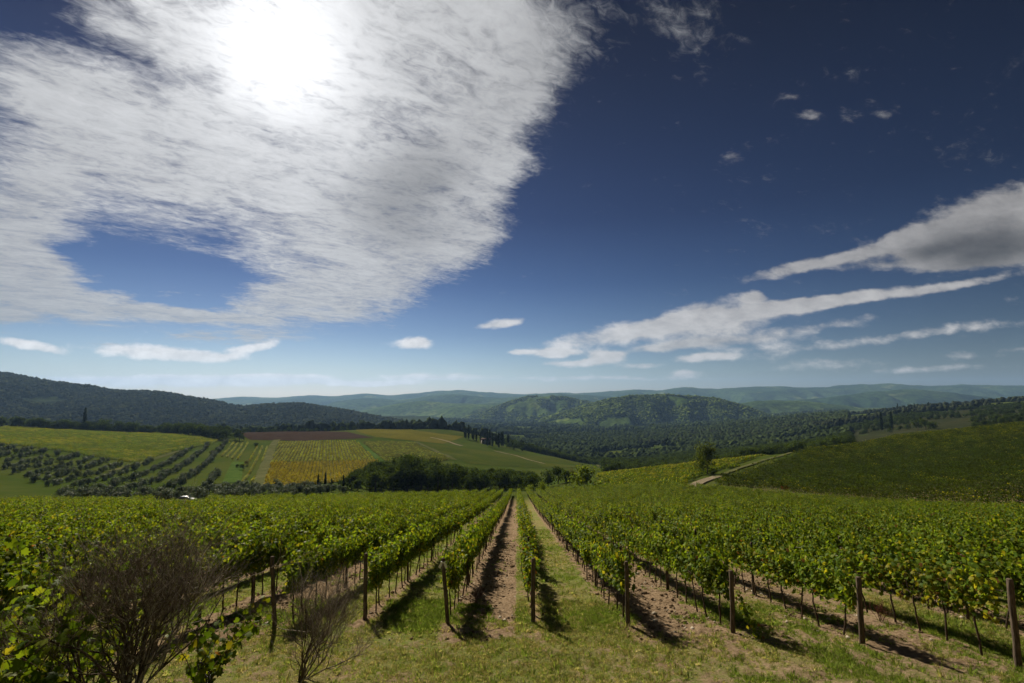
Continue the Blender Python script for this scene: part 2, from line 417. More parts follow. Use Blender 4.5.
def wood_hill_mat(name, c1, c2, c3, s=1.0):
    m, t, bs, out = new_mat(name)
    po = t.n.new('ShaderNodeNewGeometry').outputs['Position']
    a = t.noise(po, 0.0022 * s, 4, 0.55); b = t.noise(po, 0.03 * s, 4, 0.65); cl = t.noise(po, 0.0042 * s, 3, 0.5)
    c = t.mix(t.mapr(a, 0.38, 0.62), c4(c1), c4(c2))
    c = t.mix(t.math('MULTIPLY', t.mapr(cl, 0.60, 0.67), 0.75), c, c4(c3))
    c = t.mix(1.0, c, t.mix(t.mapr(b, 0.3, 0.7), c4((0.55, 0.55, 0.6)), c4((1.3, 1.3, 1.2))), 'MULTIPLY')
    t.put(bs.inputs['Base Color'], c); bs.inputs['Roughness'].default_value = 0.9; bs.inputs['Specular IOR Level'].default_value = 0.0
    bp = t.n.new('ShaderNodeBump'); bp.inputs['Strength'].default_value = 1.0; bp.inputs['Distance'].default_value = 14
    t.put(bp.inputs['Height'], t.noise(po, 0.035 * s, 5, 0.7)); t.l.new(bp.outputs[0], bs.inputs['Normal'])
    return m
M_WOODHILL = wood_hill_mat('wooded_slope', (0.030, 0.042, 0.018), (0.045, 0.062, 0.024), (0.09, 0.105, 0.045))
M_SUNHILL = wood_hill_mat('green_wooded_hill', (0.05, 0.085, 0.02), (0.085, 0.13, 0.03), (0.14, 0.18, 0.05))  # brighter greens: the sunlight on these hills is put into the colour
M_FARHILL = wood_hill_mat('distant_ridge', (0.03, 0.058, 0.024), (0.055, 0.092, 0.034), (0.13, 0.16, 0.06), 0.6)

def ground_mat():
    m, t, bs, out = new_mat('soil_and_grass')
    po = t.n.new('ShaderNodeNewGeometry').outputs['Position']
    at = t.n.new('ShaderNodeAttribute'); at.attribute_name = 'soil'
    af = t.n.new('ShaderNodeAttribute'); af.attribute_name = 'far'
    n1 = t.noise(po, 1.1, 8, 0.65); n2 = t.noise(po, 9, 6, 0.7); n3 = t.noise(po, 45, 4, 0.7); nb = t.noise(po, 0.02, 4, 0.6); nm = t.noise(po, 0.25, 4, 0.6)
    s = t.mapr(t.math('ADD', at.outputs['Fac'], t.math('ADD', t.math('MULTIPLY', t.math('SUBTRACT', n1, 0.5), 1.1), t.math('MULTIPLY', t.math('SUBTRACT', n2, 0.5), 0.9))), 0.36, 0.64)
    soil = t.mix(t.mapr(n2, 0.32, 0.68), c4((0.17, 0.115, 0.07)), c4((0.36, 0.265, 0.175)))
    soil = t.mix(t.mapr(n3, 0.58, 0.72), soil, c4((0.38, 0.31, 0.23)))
    soil = t.mix(t.mapr(n1, 0.45, 0.75, 0, 0.5), soil, c4((0.17, 0.115, 0.07)))
    gr = t.mix(t.mapr(nm, 0.35, 0.65), c4((0.25, 0.22, 0.095)), c4((0.17, 0.20, 0.055)))
    gr = t.mix(t.mapr(n1, 0.5, 0.72), gr, c4((0.34, 0.27, 0.15)))
    gr = t.mix(1.0, gr, t.mix(t.mapr(n3, 0.3, 0.7), c4((0.6, 0.6, 0.6)), c4((1.25, 1.25, 1.2))), 'MULTIPLY')
    near = t.mix(s, gr, soil)
    fg = t.mix(t.mapr(nb, 0.35, 0.65), c4((0.040, 0.064, 0.011)), c4((0.062, 0.078, 0.016)))
    fg = t.mix(t.mapr(nm, 0.5, 0.75, 0, 0.6), fg, c4((0.085, 0.080, 0.028)))
    t.put(bs.inputs['Base Color'], t.mix(af.outputs['Fac'], near, fg))
    bs.inputs['Roughness'].default_value = 0.95; bs.inputs['Specular IOR Level'].default_value = 0.0
    bp = t.n.new('ShaderNodeBump'); bp.inputs['Strength'].default_value = 1.0; bp.inputs['Distance'].default_value = 0.09
    t.put(bp.inputs['Height'], t.math('ADD', t.math('MULTIPLY', n2, 0.8), t.math('MULTIPLY', n3, 0.45))); t.l.new(bp.outputs[0], bs.inputs['Normal'])
    return m
def field_mat(name, a, b, scale=0.15, fine=1.5):
    m, t, bs, out = new_mat(name)
    po = t.n.new('ShaderNodeNewGeometry').outputs['Position']
    n = t.noise(po, scale, 5, 0.6); n2 = t.noise(po, fine, 5, 0.7)
    c = t.mix(t.mapr(n, 0.35, 0.65), c4(a), c4(b))
    c = t.mix(1.0, c, t.mix(t.mapr(n2, 0.3, 0.7), c4((0.7, 0.7, 0.7)), c4((1.25, 1.25, 1.2))), 'MULTIPLY')
    t.put(bs.inputs['Base Color'], c); bs.inputs['Roughness'].default_value = 0.95; bs.inputs['Specular IOR Level'].default_value = 0.0
    return m

# ------------------------------------------------------------------ rows of the near vineyard
ENDPX = [(275, 628), (365, 619), (448, 626), (533, 624), (628, 627), (733, 634), (863, 645), (1019, 668)]
END = [hit(*p) for p in ENDPX]
ROWX = [e[0] for e in END]; ROWS0 = [e[1] for e in END]
SP = 2.75
rows = []                                                   # (X, first Y, last Y, index)
for i in range(44, 0, -1): rows.append((ROWX[0] - SP * i, {1: 13.0, 2: 12.0}.get(i, 10.5), i))
rows = [(x, y0, -i) for x, y0, i in rows] + [(ROWX[i], ROWS0[i], i + 1) for i in range(8)]
for i in range(1, 28): rows.append((ROWX[7] + SP * i, 10.5, 8 + i))
def row_end(x):                                             # the far edge of the near field
    return float(np.interp(x, [-130, -70, -25, -4, 10, 25, 45, 62, 75, 95], [106, 116, 142, 166, 156, 140, 124, 98, 82, 62]))
ROADL = [(x, y) for x, y, _ in rows]

def soil_mask(X, Y):
    """0 grass, 1 bare soil; tilled and grassy lanes alternate"""
    rx = np.array([r[0] for r in rows]); i = np.clip(np.searchsorted(rx, X) - 1, 0, len(rx) - 2)
    L = rx[i]; Rr = rx[i + 1]; t = (X - L) / (Rr - L)
    idx = np.array([r[2] for r in rows])[i]
    till = np.select([idx == 3, idx == 4, idx == 5, idx == 6, idx == 7, idx == 2, idx == 1],
                     [np.full(X.shape, 1.0), np.full(X.shape, .12), np.full(X.shape, 1.0), np.full(X.shape, .62), np.full(X.shape, .72), np.full(X.shape, .22), np.full(X.shape, .3)],
                     np.where(idx % 2 == 0, 0.3, 0.85))
    edge = np.maximum(1 - np.minimum(t, 1 - t) / 0.24, 0)
    s = np.maximum(till * (0.95 - 0.2 * edge), edge * 0.85)
    grassy4 = (idx == 3) & (t > 0.80); s = np.where(grassy4, 0.35, s)
    y0 = np.interp(X, [r[0] for r in rows], [r[1] for r in rows])
    k = sstep(Y, y0 - 2.4, y0 + 0.2)
    head = 0.36 + 0.16 * sstep(X, 3, 8) + 0.5 * (fbm(X / 3, Y / 3, 3, 3) - 0.5)
    return head * (1 - k) + s * k

def build_ground():
    m = ground_mat()
    u = np.concatenate([np.linspace(-2.2, -1.2, 30)[:-1], np.linspace(-1.2, 1.25, 520), np.linspace(1.25, 2.2, 30)[1:]])
    yn = np.concatenate([np.linspace(-30, 8, 40)[:-1], np.linspace(8, 45, 330)[:-1], np.exp(np.linspace(math.log(45), math.log(13500), 420))])
    Y = np.repeat(yn[:, None], len(u), 1); X = u[None] * np.maximum(Y, 12)
    Z = zt(X, Y)
    s = soil_mask(X.ravel(), Y.ravel()).reshape(X.shape)
    nearm = (1 - sstep(Y, 30, 60))
    clod = (fbm(X * 4.2, Y * 4.2, 3, 9) - 0.5) * 0.11 * (0.25 + s) + (fbm(X * 0.9, Y * 0.9, 3, 2) - 0.5) * 0.16
    Z = Z + clod * nearm
    far = sstep(Y, 90, 160)
    n, k = X.shape
    I = np.arange(n * k).reshape(n, k)
    f = np.stack([I[:-1, :-1], I[:-1, 1:], I[1:, 1:], I[1:, :-1]], -1).reshape(-1, 4)
    me = mesh_np('ground', np.stack([X, Y, Z], -1).reshape(-1, 3), f, m, None, True, {'soil': s.ravel(), 'far': far.ravel()})
    tag(ob('ground', me), kind='structure')
build_ground()

# ------------------------------------------------------------------ hills
def hill(name, crest, y0, yc, y1, foot, mat, amp, wl, seed, ny=90, du=0.004, exp=1.0, off=0.0):
    cu = np.array([slope(x, y)[0] for x, y in crest]); cs = np.array([slope(x, y)[1] for x, y in crest])
    u = np.arange(cu[0], cu[-1] + du, du)
    s = np.interp(u, cu, cs); k = np.exp(-0.5 * (np.arange(-8, 9) / 3.0) ** 2); k /= k.sum()
    s = np.convolve(np.pad(s, 8, mode='edge'), k, 'valid')
    t = np.linspace(-1, 1, ny)
    V = []
    U, T = np.meshgrid(u, t)
    yy = np.where(T < 0, yc + (yc - y0) * T, yc + (y1 - yc) * T)
    X = U * yy; Y = yy
    ridge = np.clip(np.abs(fbm(X / wl, Y / (wl * 3.2), 4, seed) - 0.5) * 4.4, 0, 1)
    prof = np.cos(np.abs(T) * math.pi / 2) ** exp
    endf = sstep(U, cu[0], cu[0] + 0.05) * sstep(-U, -cu[-1], -cu[-1] + 0.05)
    crestz = s[None] * yc
    hgt = (crestz - foot)
    Z = foot + hgt * prof * (1 - amp * (1 - np.exp(-(T * 2.6) ** 2)) * (1 - ridge))
    Z = Z + (fbm(X / (wl * 0.25), Y / (wl * 0.25), 4, seed + 3) - 0.5) * np.abs(hgt) * 0.09 * prof
    Z = np.where(endf < 1, foot + (Z - foot) * (0.0 + endf), Z) + off
    n, kk = X.shape; I = np.arange(n * kk).reshape(n, kk)
    f = np.stack([I[:-1, :-1], I[:-1, 1:], I[1:, 1:], I[1:, :-1]], -1).reshape(-1, 4)
    me = mesh_np(name, np.stack([X, Y, Z], -1).reshape(-1, 3), f, mat, None, True)
    tag(ob(name, me), kind='structure')
    return X, Y, Z
HL = hill('hill', [(-420,400),(-300,372),(-150,370),(0,375),(50,383),(110,391.5),(165,394.5),(200,400.5),(240,408),(280,406),(300,405),(340,411),(370,418),(400,423),(430,430)], 950, 1900, 3000, -140, M_WOODHILL, 0.25, 420, 4, 110)
HM2 = hill('hill', [(440,426),(480,414),(510,402),(532,397),(555,396.5),(580,401),(610,408),(640,414),(700,425)], 2600, 3500, 4600, -270, M_SUNHILL, 0.8, 260, 8)
HM1 = hill('hill', [(380,428),(410,417),(440,409),(464,405),(490,405),(515,409),(560,420)], 3400, 4200, 5200, -270, M_SUNHILL, 0.8, 300, 31)
HM3 = hill('hill', [(520,428),(560,414),(585,407),(605,401),(630,397),(660,396.5),(690,397),(714,399),(745,407),(767,415),(800,426)], 1900, 2700, 3600, -270, M_SUNHILL, 0.8, 230, 15)
HM4 = hill('hill', [(330,418),(370,409),(400,403),(425,401),(450,403),(480,404),(510,402),(545,404),(580,410)], 3600, 4700, 5800, -270, M_SUNHILL, 0.7, 520, 71)
HM5 = hill('hill', [(690,415),(730,405),(765,400),(800,401),(830,404),(880,410),(930,416)], 3000, 3900, 4900, -270, M_SUNHILL, 0.7, 420, 83)
HF1 = hill('hill', [(310,406),(345,400),(375,398),(400,400.5),(430,396),(455,394),(480,396.5),(507,398),(545,394),(570,394),(600,396.5),(625,398),(650,403)], 4600, 6000, 7600, -270, M_FARHILL, 0.7, 420, 22)
HF3 = hill('hill', [(770,404),(800,400),(833,397),(870,392),(902,389.5),(940,391),(985,397),(1020,401),(1060,404)], 4300, 5300, 6500, -270, M_FARHILL, 0.55, 420, 41)
HF2 = hill('hill', [(100,401),(215,399),(240,396.5),(275,398),(313,395),(335,396.5),(364,393.5),(395,395.5),(430,391.5),(460,390),(490,392.5),(520,394.5),(560,392.5),(583,393.2),(615,391),(640,389.5),(657,391),(684,387),(715,389.5),(750,387),(784,386.5),(810,388.3),(842,385.5),(890,383.5),(930,386.3),(960,384.8),(1024,386),(1060,384.5),(1150,386),(1300,387)], 5600, 8200, 10500, -270, M_FARHILL, 0.7, 560, 57, 110)

# ------------------------------------------------------------------ draped fields and tracks
def drape(name, poly, mat, off=0.25, step=8.0, world=None):
    import bmesh
    pts = []
    poly = poly or world; n = len(poly)
    for i in range(n):
        a, b = poly[i], poly[(i + 1) % n]
        for k in range(4): pts.append((a[0] + (b[0] - a[0]) * k / 4, a[1] + (b[1] - a[1]) * k / 4))
    w = pts if world else hits(pts)
    bm = bmesh.new(); f = bm.faces.new([bm.verts.new((p[0], p[1], 0)) for p in w])
    xs = [p[0] for p in w]; ys = [p[1] for p in w]
    for ax, lo, hi in ((0, min(xs), max(xs)), (1, min(ys), max(ys))):
        for v in np.arange(lo + step * .5, hi, step):
            nrm = (1, 0, 0) if ax == 0 else (0, 1, 0); co = (v, 0, 0) if ax == 0 else (0, v, 0)
            bmesh.ops.bisect_plane(bm, geom=bm.verts[:] + bm.edges[:] + bm.faces[:], plane_co=co, plane_no=nrm)
    bmesh.ops.triangulate(bm, faces=bm.faces[:])
    co = np.array([v.co for v in bm.verts]); z = zt(co[:, 0], co[:, 1]) + off
    for v, q in zip(bm.verts, z): v.co.z = q
    bmesh.ops.recalc_face_normals(bm, faces=bm.faces[:])
    me = bpy.data.meshes.new(name); bm.to_mesh(me); bm.free(); me.materials.append(mat)
    return tag(ob(name, me), kind='structure')
def track(name, px, width, mat, off=0.35):
    w = np.array(hits(px)); L = np.concatenate([[0], np.cumsum(np.linalg.norm(np.diff(w[:, :2], axis=0), axis=1))])
    s = np.arange(0, L[-1] + 2, 2.0); s[-1] = L[-1]
    x = np.interp(s, L, w[:, 0]); y = np.interp(s, L, w[:, 1])
    if len(s) > 12:
        k = np.ones(7) / 7
        x[3:-3] = np.convolve(x, k, 'valid'); y[3:-3] = np.convolve(y, k, 'valid')
    tx = np.gradient(x); ty = np.gradient(y); n = np.hypot(tx, ty) + 1e-9
    V = []
    for k in np.linspace(-0.5, 0.5, 5):
        wob = width * (1 + 0.25 * (fbm(s / 6, s * 0 + k * 9, 2, 3) - 0.5))
        xx = x - ty / n * k * wob; yy = y + tx / n * k * wob
        V.append(np.stack([xx, yy, zt(xx, yy) + off], -1))
    V = np.stack(V, 1); N = len(s); I = np.arange(N * 5).reshape(N, 5)
    f = np.stack([I[:-1, :-1], I[1:, :-1], I[1:, 1:], I[:-1, 1:]], -1).reshape(-1, 4)
    tag(ob(name, mesh_np(name, V.reshape(-1, 3), f, mat, None, True)), kind='structure')
M_DIRT = field_mat('pale_track', (0.16, 0.135, 0.095), (0.24, 0.20, 0.14))
M_GTRACK = field_mat('grassy_track', (0.075, 0.085, 0.032), (0.11, 0.11, 0.05))
M_PLOUGH = field_mat('ploughed_soil', (0.040, 0.028, 0.023), (0.052, 0.036, 0.029))
M_LAWN = field_mat('lawn', (0.050, 0.088, 0.018), (0.066, 0.105, 0.024))
M_MEADOW = field_mat('meadow', (0.042, 0.06, 0.012), (0.065, 0.075, 0.015), 0.03)
M_STUBBLE = field_mat('stubble', (0.085, 0.082, 0.014), (0.11, 0.10, 0.02), 0.03)
M_ROUGH = field_mat('rough_pasture', (0.024, 0.029, 0.012), (0.036, 0.038, 0.017), 0.02)
drape('ploughed_field', [(237,432),(300,431),(347,432),(374,438),(300,441),(250,440)], M_PLOUGH)
drape('lawn', [(232,462),(244,462),(241,483),(222,483)], M_LAWN)
drape('stubble_field', [(350,429.5),(397,428),(464,437),(443,444),(414,441),(375,437)], M_STUBBLE)
drape('meadow', [(400,427.6),(430,427),(462,427),(505,435),(500,439),(465,437)], M_MEADOW)
drape('meadow', [(418,442.5),(443,445.5),(500,453),(560,458),(598,468),(540,468),(470,464)], M_MEADOW)
track('dirt_track', [(110,472),(134,465),(176,452),(205,444),(221,440)], 3.2, M_GTRACK)
track('dirt_track', [(258,489),(263,472),(272,447),(277,440)], 5.5, M_GTRACK)
track('dirt_track', [(357,441),(366,448),(377,458),(390,469)], 4.0, M_LAWN)
track('dirt_track', [(430,437.5),(446,441),(462,446)], 4.0, M_DIRT)
track('dirt_track', [(415,442),(432,449),(454,460)], 4.5, M_GTRACK)
track('dirt_track', [(494,451),(520,457),(545,464)], 3.2, M_DIRT)
M_VFLOOR = field_mat('vineyard_floor', (.06, .065, .016), (.08, .075, .02))
drape('vineyard_floor', [(279,442.5),(357,441.5),(376,461),(389,475),(384,479),(263,488),(271,463)], M_VFLOOR)
drape('vineyard_floor', [(363,442),(413,442.5),(450,459.5),(436,463),(400,465),(391,467)], M_VFLOOR)
drape('rough_pasture', None, M_ROUGH, 0.3, 25.0, [(u_ * y_, y_) for u_, y_ in ((.50, 560), (.62, 430), (.80, 415), (1.15, 440), (1.15, 1000), (.80, 1000), (.55, 1000))])
track('dirt_track', [(690,489),(697,484.5),(704,481),(718,477)], 3.2, M_DIRT)
track('dirt_track', [(716,477.5),(735,470),(762,461),(790,453.5),(818,446.5)], 2.0, M_GTRACK)
track('dirt_track', [(574,459),(588,462),(600,467)], 4.0, M_GTRACK)
track('dirt_track', [(500,439),(509,436),(513,434)], 4.0, M_GTRACK)

# ------------------------------------------------------------------ scattering (only for kind = stuff)
def scatter(name, pts, rot, scl, idx, protos, label, cat):
    me = bpy.data.meshes.new(name)
    n = len(pts); me.vertices.add(n); me.vertices.foreach_set('co', np.asarray(pts, np.float32).ravel())
    a = me.attributes.new('rot', 'FLOAT_VECTOR', 'POINT'); r = np.zeros((n, 3), np.float32); r[:, 2] = rot; a.data.foreach_set('vector', r.ravel())
    a = me.attributes.new('scl', 'FLOAT_VECTOR', 'POINT'); s = np.ones((n, 3), np.float32) * np.asarray(scl, np.float32).reshape(n, -1); a.data.foreach_set('vector', s.ravel())
    a = me.attributes.new('idx', 'INT', 'POINT'); a.data.foreach_set('value', np.asarray(idx, np.int32))
    o = ob(name, me); tag(o, label, cat, kind='stuff')
    g = bpy.data.node_groups.new('scatter_' + name, 'GeometryNodeTree')
    g.interface.new_socket('Geometry', in_out='INPUT', socket_type='NodeSocketGeometry')
    g.interface.new_socket('Geometry', in_out='OUTPUT', socket_type='NodeSocketGeometry')
    N = g.nodes; L = g.links
    gi = N.new('NodeGroupInput'); go = N.new('NodeGroupOutput'); jn = N.new('GeometryNodeJoinGeometry')
    def attr(nm, ty):
        q = N.new('GeometryNodeInputNamedAttribute'); q.data_type = ty; q.inputs[0].default_value = nm; return q.outputs[0]
    ra, sa, ia = attr('rot', 'FLOAT_VECTOR'), attr('scl', 'FLOAT_VECTOR'), attr('idx', 'INT')
    e2r = N.new('FunctionNodeEulerToRotation'); L.new(ra, e2r.inputs[0])
    for i, ps in enumerate(protos):
        for po in (ps if isinstance(ps, (list, tuple)) else [ps]):
            oi = N.new('GeometryNodeObjectInfo'); oi.inputs[0].default_value = po; oi.transform_space = 'ORIGINAL'
            oi.inputs['As Instance'].default_value = True
            ip = N.new('GeometryNodeInstanceOnPoints')
            cp = N.new('FunctionNodeCompare'); cp.data_type = 'INT'; cp.operation = 'EQUAL'
            L.new(ia, cp.inputs[2]); cp.inputs[3].default_value = i
            L.new(gi.outputs[0], ip.inputs['Points']); L.new(cp.outputs[0], ip.inputs['Selection'])
            L.new(oi.outputs['Geometry'], ip.inputs['Instance']); L.new(e2r.outputs[0], ip.inputs['Rotation']); L.new(sa, ip.inputs['Scale'])
            L.new(ip.outputs[0], jn.inputs[0])
    L.new(jn.outputs[0], go.inputs[0])
    md = o.modifiers.new('scatter', 'NODES'); md.node_group = g
    return o

# ------------------------------------------------------------------ grapevines
def leaf_cols(n, yellow=0.06):
    g = np.array([[0.088, 0.140, 0.015], [0.120, 0.180, 0.017], [0.062, 0.112, 0.014], [0.17, 0.21, 0.020]])
    c = g[rng.integers(0, 4, n)] * rng.uniform(0.75, 1.2, (n, 1))
    y = rng.random(n) < yellow
    c[y] = np.array([0.25, 0.24, 0.03]) * rng.uniform(0.7, 1.1, (y.sum(), 1))
    b = rng.random(n) < yellow * 0.12
    c[b] = np.array([0.16, 0.08, 0.03])
    return c
def vine_foliage(yellow=0.06, nsh=24, width=0.75, top=1.26, size=0.138, length=1.2):
    mb = MB(); P = []; D = []
    for _ in range(nsh):
        b = np.array([rng.normal(0, .06), rng.uniform(-length / 2, length / 2), rng.uniform(1.08, 1.22)])
        d = unit(np.array([rng.normal(0, .26) * width, rng.normal(0, .22), 1.0]))
        ln = rng.uniform(.55, 1.12) * top; n = int(ln / 0.068)
        p = b.copy(); side = np.sign(d[0]) or 1
        for k in range(n):
            t = k / n
            d = unit(d + np.array([side * .012 * width, rng.normal(0, .04), -.022 - .13 * max(t - .6, 0)]))
            p = p + d * .068; P.append(p + rng.normal(0, .045, 3)); D.append(d)
    for _ in range(int(80 * top)):                          # low leaves round the cordon
        P.append(np.array([rng.normal(0, .15 * width), rng.uniform(-length / 2, length / 2), rng.uniform(.98, 1.4)])); D.append(np.array([0, 0, 1.0]))
    for _ in range(int(190 * nsh / 26)):                    # dense heart of the hedge
        P.append(np.array([rng.normal(0, .16 * width), rng.uniform(-length / 2, length / 2), rng.uniform(1.12, 1.12 + 0.95 * top / 1.3)])); D.append(np.array([0, 0, 1.0]))
    P = np.array(P); D = np.array(D); n = len(P)
    out = np.stack([P[:, 0] * 2.2, np.zeros(n), np.full(n, .55)], 1)
    nr = unit(out + rng.normal(0, .6, (n, 3))); tip = rng.normal(0, .6, (n, 3)) + np.array([0, 0, -.7])
    leaves(mb, P + nr * .04, nr, tip, rng.uniform(.6, 1.15, n) * size, leaf_cols(n, yellow), VLV, VLF)
    sh = P[::5]
    return mb.mesh('foliage', M_VINE)
def vine_trunk(length=1.15):
    mb = MB(); pts = [np.array([0, 0, -.08])]; lean = rng.normal(0, .022, 2)
    for k in range(1, 7): pts.append(np.array([lean[0] * k + rng.normal(0, .018), lean[1] * k * .8 + rng.normal(0, .018), -.08 + .205 * k]))
    mb.tube(pts, np.linspace(.036, .024, 7), 6)
    e = pts[-1]
    for s in (-1, 1):
        mb.tube([e, e + [rng.normal(0, .02), s * .18, .05], e + [rng.normal(0, .02), s * length / 2, .03]], [.022, .018, .012], 5)
    for k in range(7):
        b = e + np.array([0, rng.uniform(-.45, .45), .03]); mb.tube([b, b + [rng.normal(0, .06), rng.normal(0, .06), .35], b + [rng.normal(0, .16), rng.normal(0, .12), .8]], [.008, .006, .004], 4, cap=False)
    return mb.mesh('trunk', M_BARK, True)
VF = [vine_foliage(y, width=w * .75) for y, w in ((.03, 1), (.05, 1.1), (.07, .95), (.05, 1.15), (.10, 1.0), (.04, 1.05), (.08, .9), (.05, 1.0))]
VF_THIN = [vine_foliage(.22, 12, .65, 1.1), vine_foliage(.16, 13, .7, 1.05)]
VF_YEL = [vine_foliage(.15, 22, 1.0), vine_foliage(.30, 18, .95, 1.15)]
VT = [vine_trunk() for _ in range(6)]
ROWNAME = {1: 'second row from the big shrub', 2: 'row just past the small dry bush', 3: 'row behind the post with the white tie',
           4: 'thin central row with yellowing leaves', 5: 'row edging the grassy lane', 6: 'row behind the creeper post', 7: 'row behind the thickest lone post', 8: 'row of browning leaves'}
VIN = []
for X, y0, ri in rows:
    sv = 1.0
    ys = np.arange(y0 + 0.95, row_end(X), sv)
    for j, y in enumerate(ys): VIN.append((X + rng.normal(0, .05), y + rng.normal(0, .08), ri, j))
VIN = [v for v in VIN if v[3] < 3 or random.random() > .035]          # a few gaps where a vine has died
VA = np.array([(v[0], v[1]) for v in VIN]); VZ = zt(VA[:, 0], VA[:, 1])
uu = VA[:, 0] / VA[:, 1]
infov = (uu > -1.22) & (uu < 1.22)
# the rows behind the screening shrubs at the left corner hide their ground; rank by distance
rank = np.where(infov, np.hypot(VA[:, 0], VA[:, 1]), 1e9)
order = np.argsort(rank)
near_i = set(order[:290].tolist())
ORD = ['first', 'second', 'third', 'fourth', 'fifth', 'sixth']
rest = []
for i in range(len(VIN)):
    x, y, ri, j = VIN[i]
    if not infov[i] and not (abs(uu[i]) < 1.6): continue
    if y > 93 and -.735 < uu[i] < -.63: continue              # a gap at the field edge where the car stands
    if i not in near_i: rest.append(i); continue
    fm = VF[rng.integers(0, 8)]
    if ri == 4: fm = VF_THIN[rng.integers(0, 2)] if j < 16 else VF_YEL[0]
    elif ri == 5 and j < 4: fm = VF_YEL[0]
    elif ri == 8 and j < 5: fm = VF_YEL[rng.integers(0, 2)]
    elif ri == 7 and 2 < j < 7: fm = VF_YEL[0]
    elif ri == 3 and j < 3: fm = VF_YEL[0]
    if ri <= 0: nm, g = f'grapevine in the rows beyond the big dry shrub', 'grapevines in the rows by the big dry shrub'
    elif ri > 8: nm, g = f'grapevine in the crowded rows past the last post', 'grapevines in the crowded rows past the last post'
    else:
        nm, g = 'leafy grapevine further along the ' + ROWNAME[ri], 'grapevines of the ' + ROWNAME[ri]
        if j < 4: nm = f'{ORD[j]} grapevine of the ' + ROWNAME[ri]
    t = thing('grapevine', nm, 'grapevine', (x, y, float(VZ[i]) - .02), random.choice((0, math.pi)) + rng.normal(0, .05), g)
    s = rng.uniform(.90, 1.06); t.scale = (s * rng.uniform(.70, .92), s, s * rng.uniform(.86, 1.06))
    ob('trunk', VT[rng.integers(0, 6)], t); ob('foliage', fm, t)
def proto(me):
    return bpy.data.objects.new(me.name, me)
PV = [[proto(VF[i]), proto(VT[i % 6])] for i in range(8)] + [[proto(VF_YEL[0]), proto(VT[0])], [proto(VF_YEL[1]), proto(VT[1])], [proto(VF_THIN[0]), proto(VT[2])]]
rest = np.array(rest)
ix = rng.integers(0, 8, len(rest)); ye = fbm(VA[rest, 0] / 9, VA[rest, 1] / 9, 3, 77)
ix = np.where(rng.random(len(rest)) < np.clip((ye - .5) * 2.4, 0.02, .9) * np.where(VA[rest, 0] < -30, 1.3, .6), 8 + (rng.random(len(rest)) < .25), ix)
rr = np.array([VIN[i][2] for i in rest]); ix = np.where((rr == 4) & (VA[rest, 1] < 60), 8, ix)
scatter('vineyard', np.stack([VA[rest, 0], VA[rest, 1], VZ[rest] - .02], 1), rng.choice([0, math.pi], len(rest)) + rng.normal(0, .05, len(rest)), np.stack([rng.uniform(.66, .90, len(rest)), rng.uniform(.9, 1.1, len(rest)), rng.uniform(.82, 1.08, len(rest))], 1), ix, PV,
        'long green vineyard rows running downhill from the end posts to the valley edge', 'vineyard')

# ------------------------------------------------------------------ far vineyards
def far_vine(base, alt, p, n=150, length=4.0, hgt=1.5, wid=.5, size=.42):
    mb = MB(); P = np.stack([rng.uniform(-length / 2, length / 2, n), rng.normal(0, wid * .45, n), rng.uniform(.35, hgt, n) ** 1.0], 1)
    nr = unit(rng.normal(0, .7, (n, 3)) + [0, 0, .7]); c = np.where(rng.random((n, 1)) < p, np.array(alt), np.array(base)) * rng.uniform(.7, 1.25, (n, 1))
    leaves(mb, P, nr, rng.normal(size=(n, 3)), rng.uniform(.7, 1.2, n) * size, c, QLV, QLF)
    return proto(mb.mesh('vine_row_piece', M_VINE))
GREEN, YEL, GOLD, DKG = (0.07, 0.12, 0.010), (0.18, 0.19, 0.014), (0.135, 0.112, 0.018), (0.036, 0.054, 0.009)
FV = {'green': [far_vine(GREEN, YEL, .12), far_vine(GREEN, YEL, .2)], 'mid': [far_vine(GREEN, YEL, .35), far_vine((0.08, 0.105, 0.014), GOLD, .12)],
      'gold': [far_vine(GOLD, (0.11, 0.12, 0.02), .35), far_vine(GOLD, YEL, .4)], 'yel': [far_vine(YEL, GREEN, .45), far_vine((.15, .17, .025), YEL, .4)],
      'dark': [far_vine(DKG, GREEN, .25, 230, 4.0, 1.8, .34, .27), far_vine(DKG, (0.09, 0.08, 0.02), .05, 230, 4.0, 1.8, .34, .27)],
      'lit': [far_vine((.06, .085, .010), YEL, .10, 230, 4.0, 1.8, .34, .27), far_vine((.05, .075, .010), YEL, .15, 230, 4.0, 1.8, .34, .27)]}  # lighter leaf colours stand in for sunlight on the upper slope
def far_field(label, poly, da, db, spacing, keys, pick=None, step=3.6, hs=1.0, push=1.0):
    w = np.array(hits(poly)); a, b = np.array(hit(*da))[:2], np.array(hit(*db))[:2]
    d = unit(b - a); nrm = np.array([-d[1], d[0]]); w[w[:, 1] > 255, :2] *= push; c = w[:, :2].mean(0)
    r = np.abs((w[:, :2] - c)).max() * 1.6
    S, T = np.meshgrid(np.arange(-r, r, step), np.arange(-r, r, spacing))
    P = c + S.ravel()[:, None] * d + (T.ravel() + rng.normal(0, .06, T.size))[:, None] * nrm
    P = P[inside(P[:, 0], P[:, 1], w)]
    z = zt(P[:, 0], P[:, 1])
    protos = sum([FV[k] for k in keys], [])
    n = len(P)
    if pick is None: grp = rng.integers(0, len(keys), n)
    else: grp = np.array(pick(P[:, 0], P[:, 1], n))
    ix = grp * 2 + rng.integers(0, 2, n)
    ang = math.atan2(d[1], d[0])
    return scatter('vineyard', np.c_[P, z], np.full(n, ang) + rng.choice([0, math.pi], n), np.stack([np.ones(n), rng.uniform(.8, 1.2, n), rng.uniform(.85, 1.15, n) * hs], 1), ix, protos, label, 'vineyard')
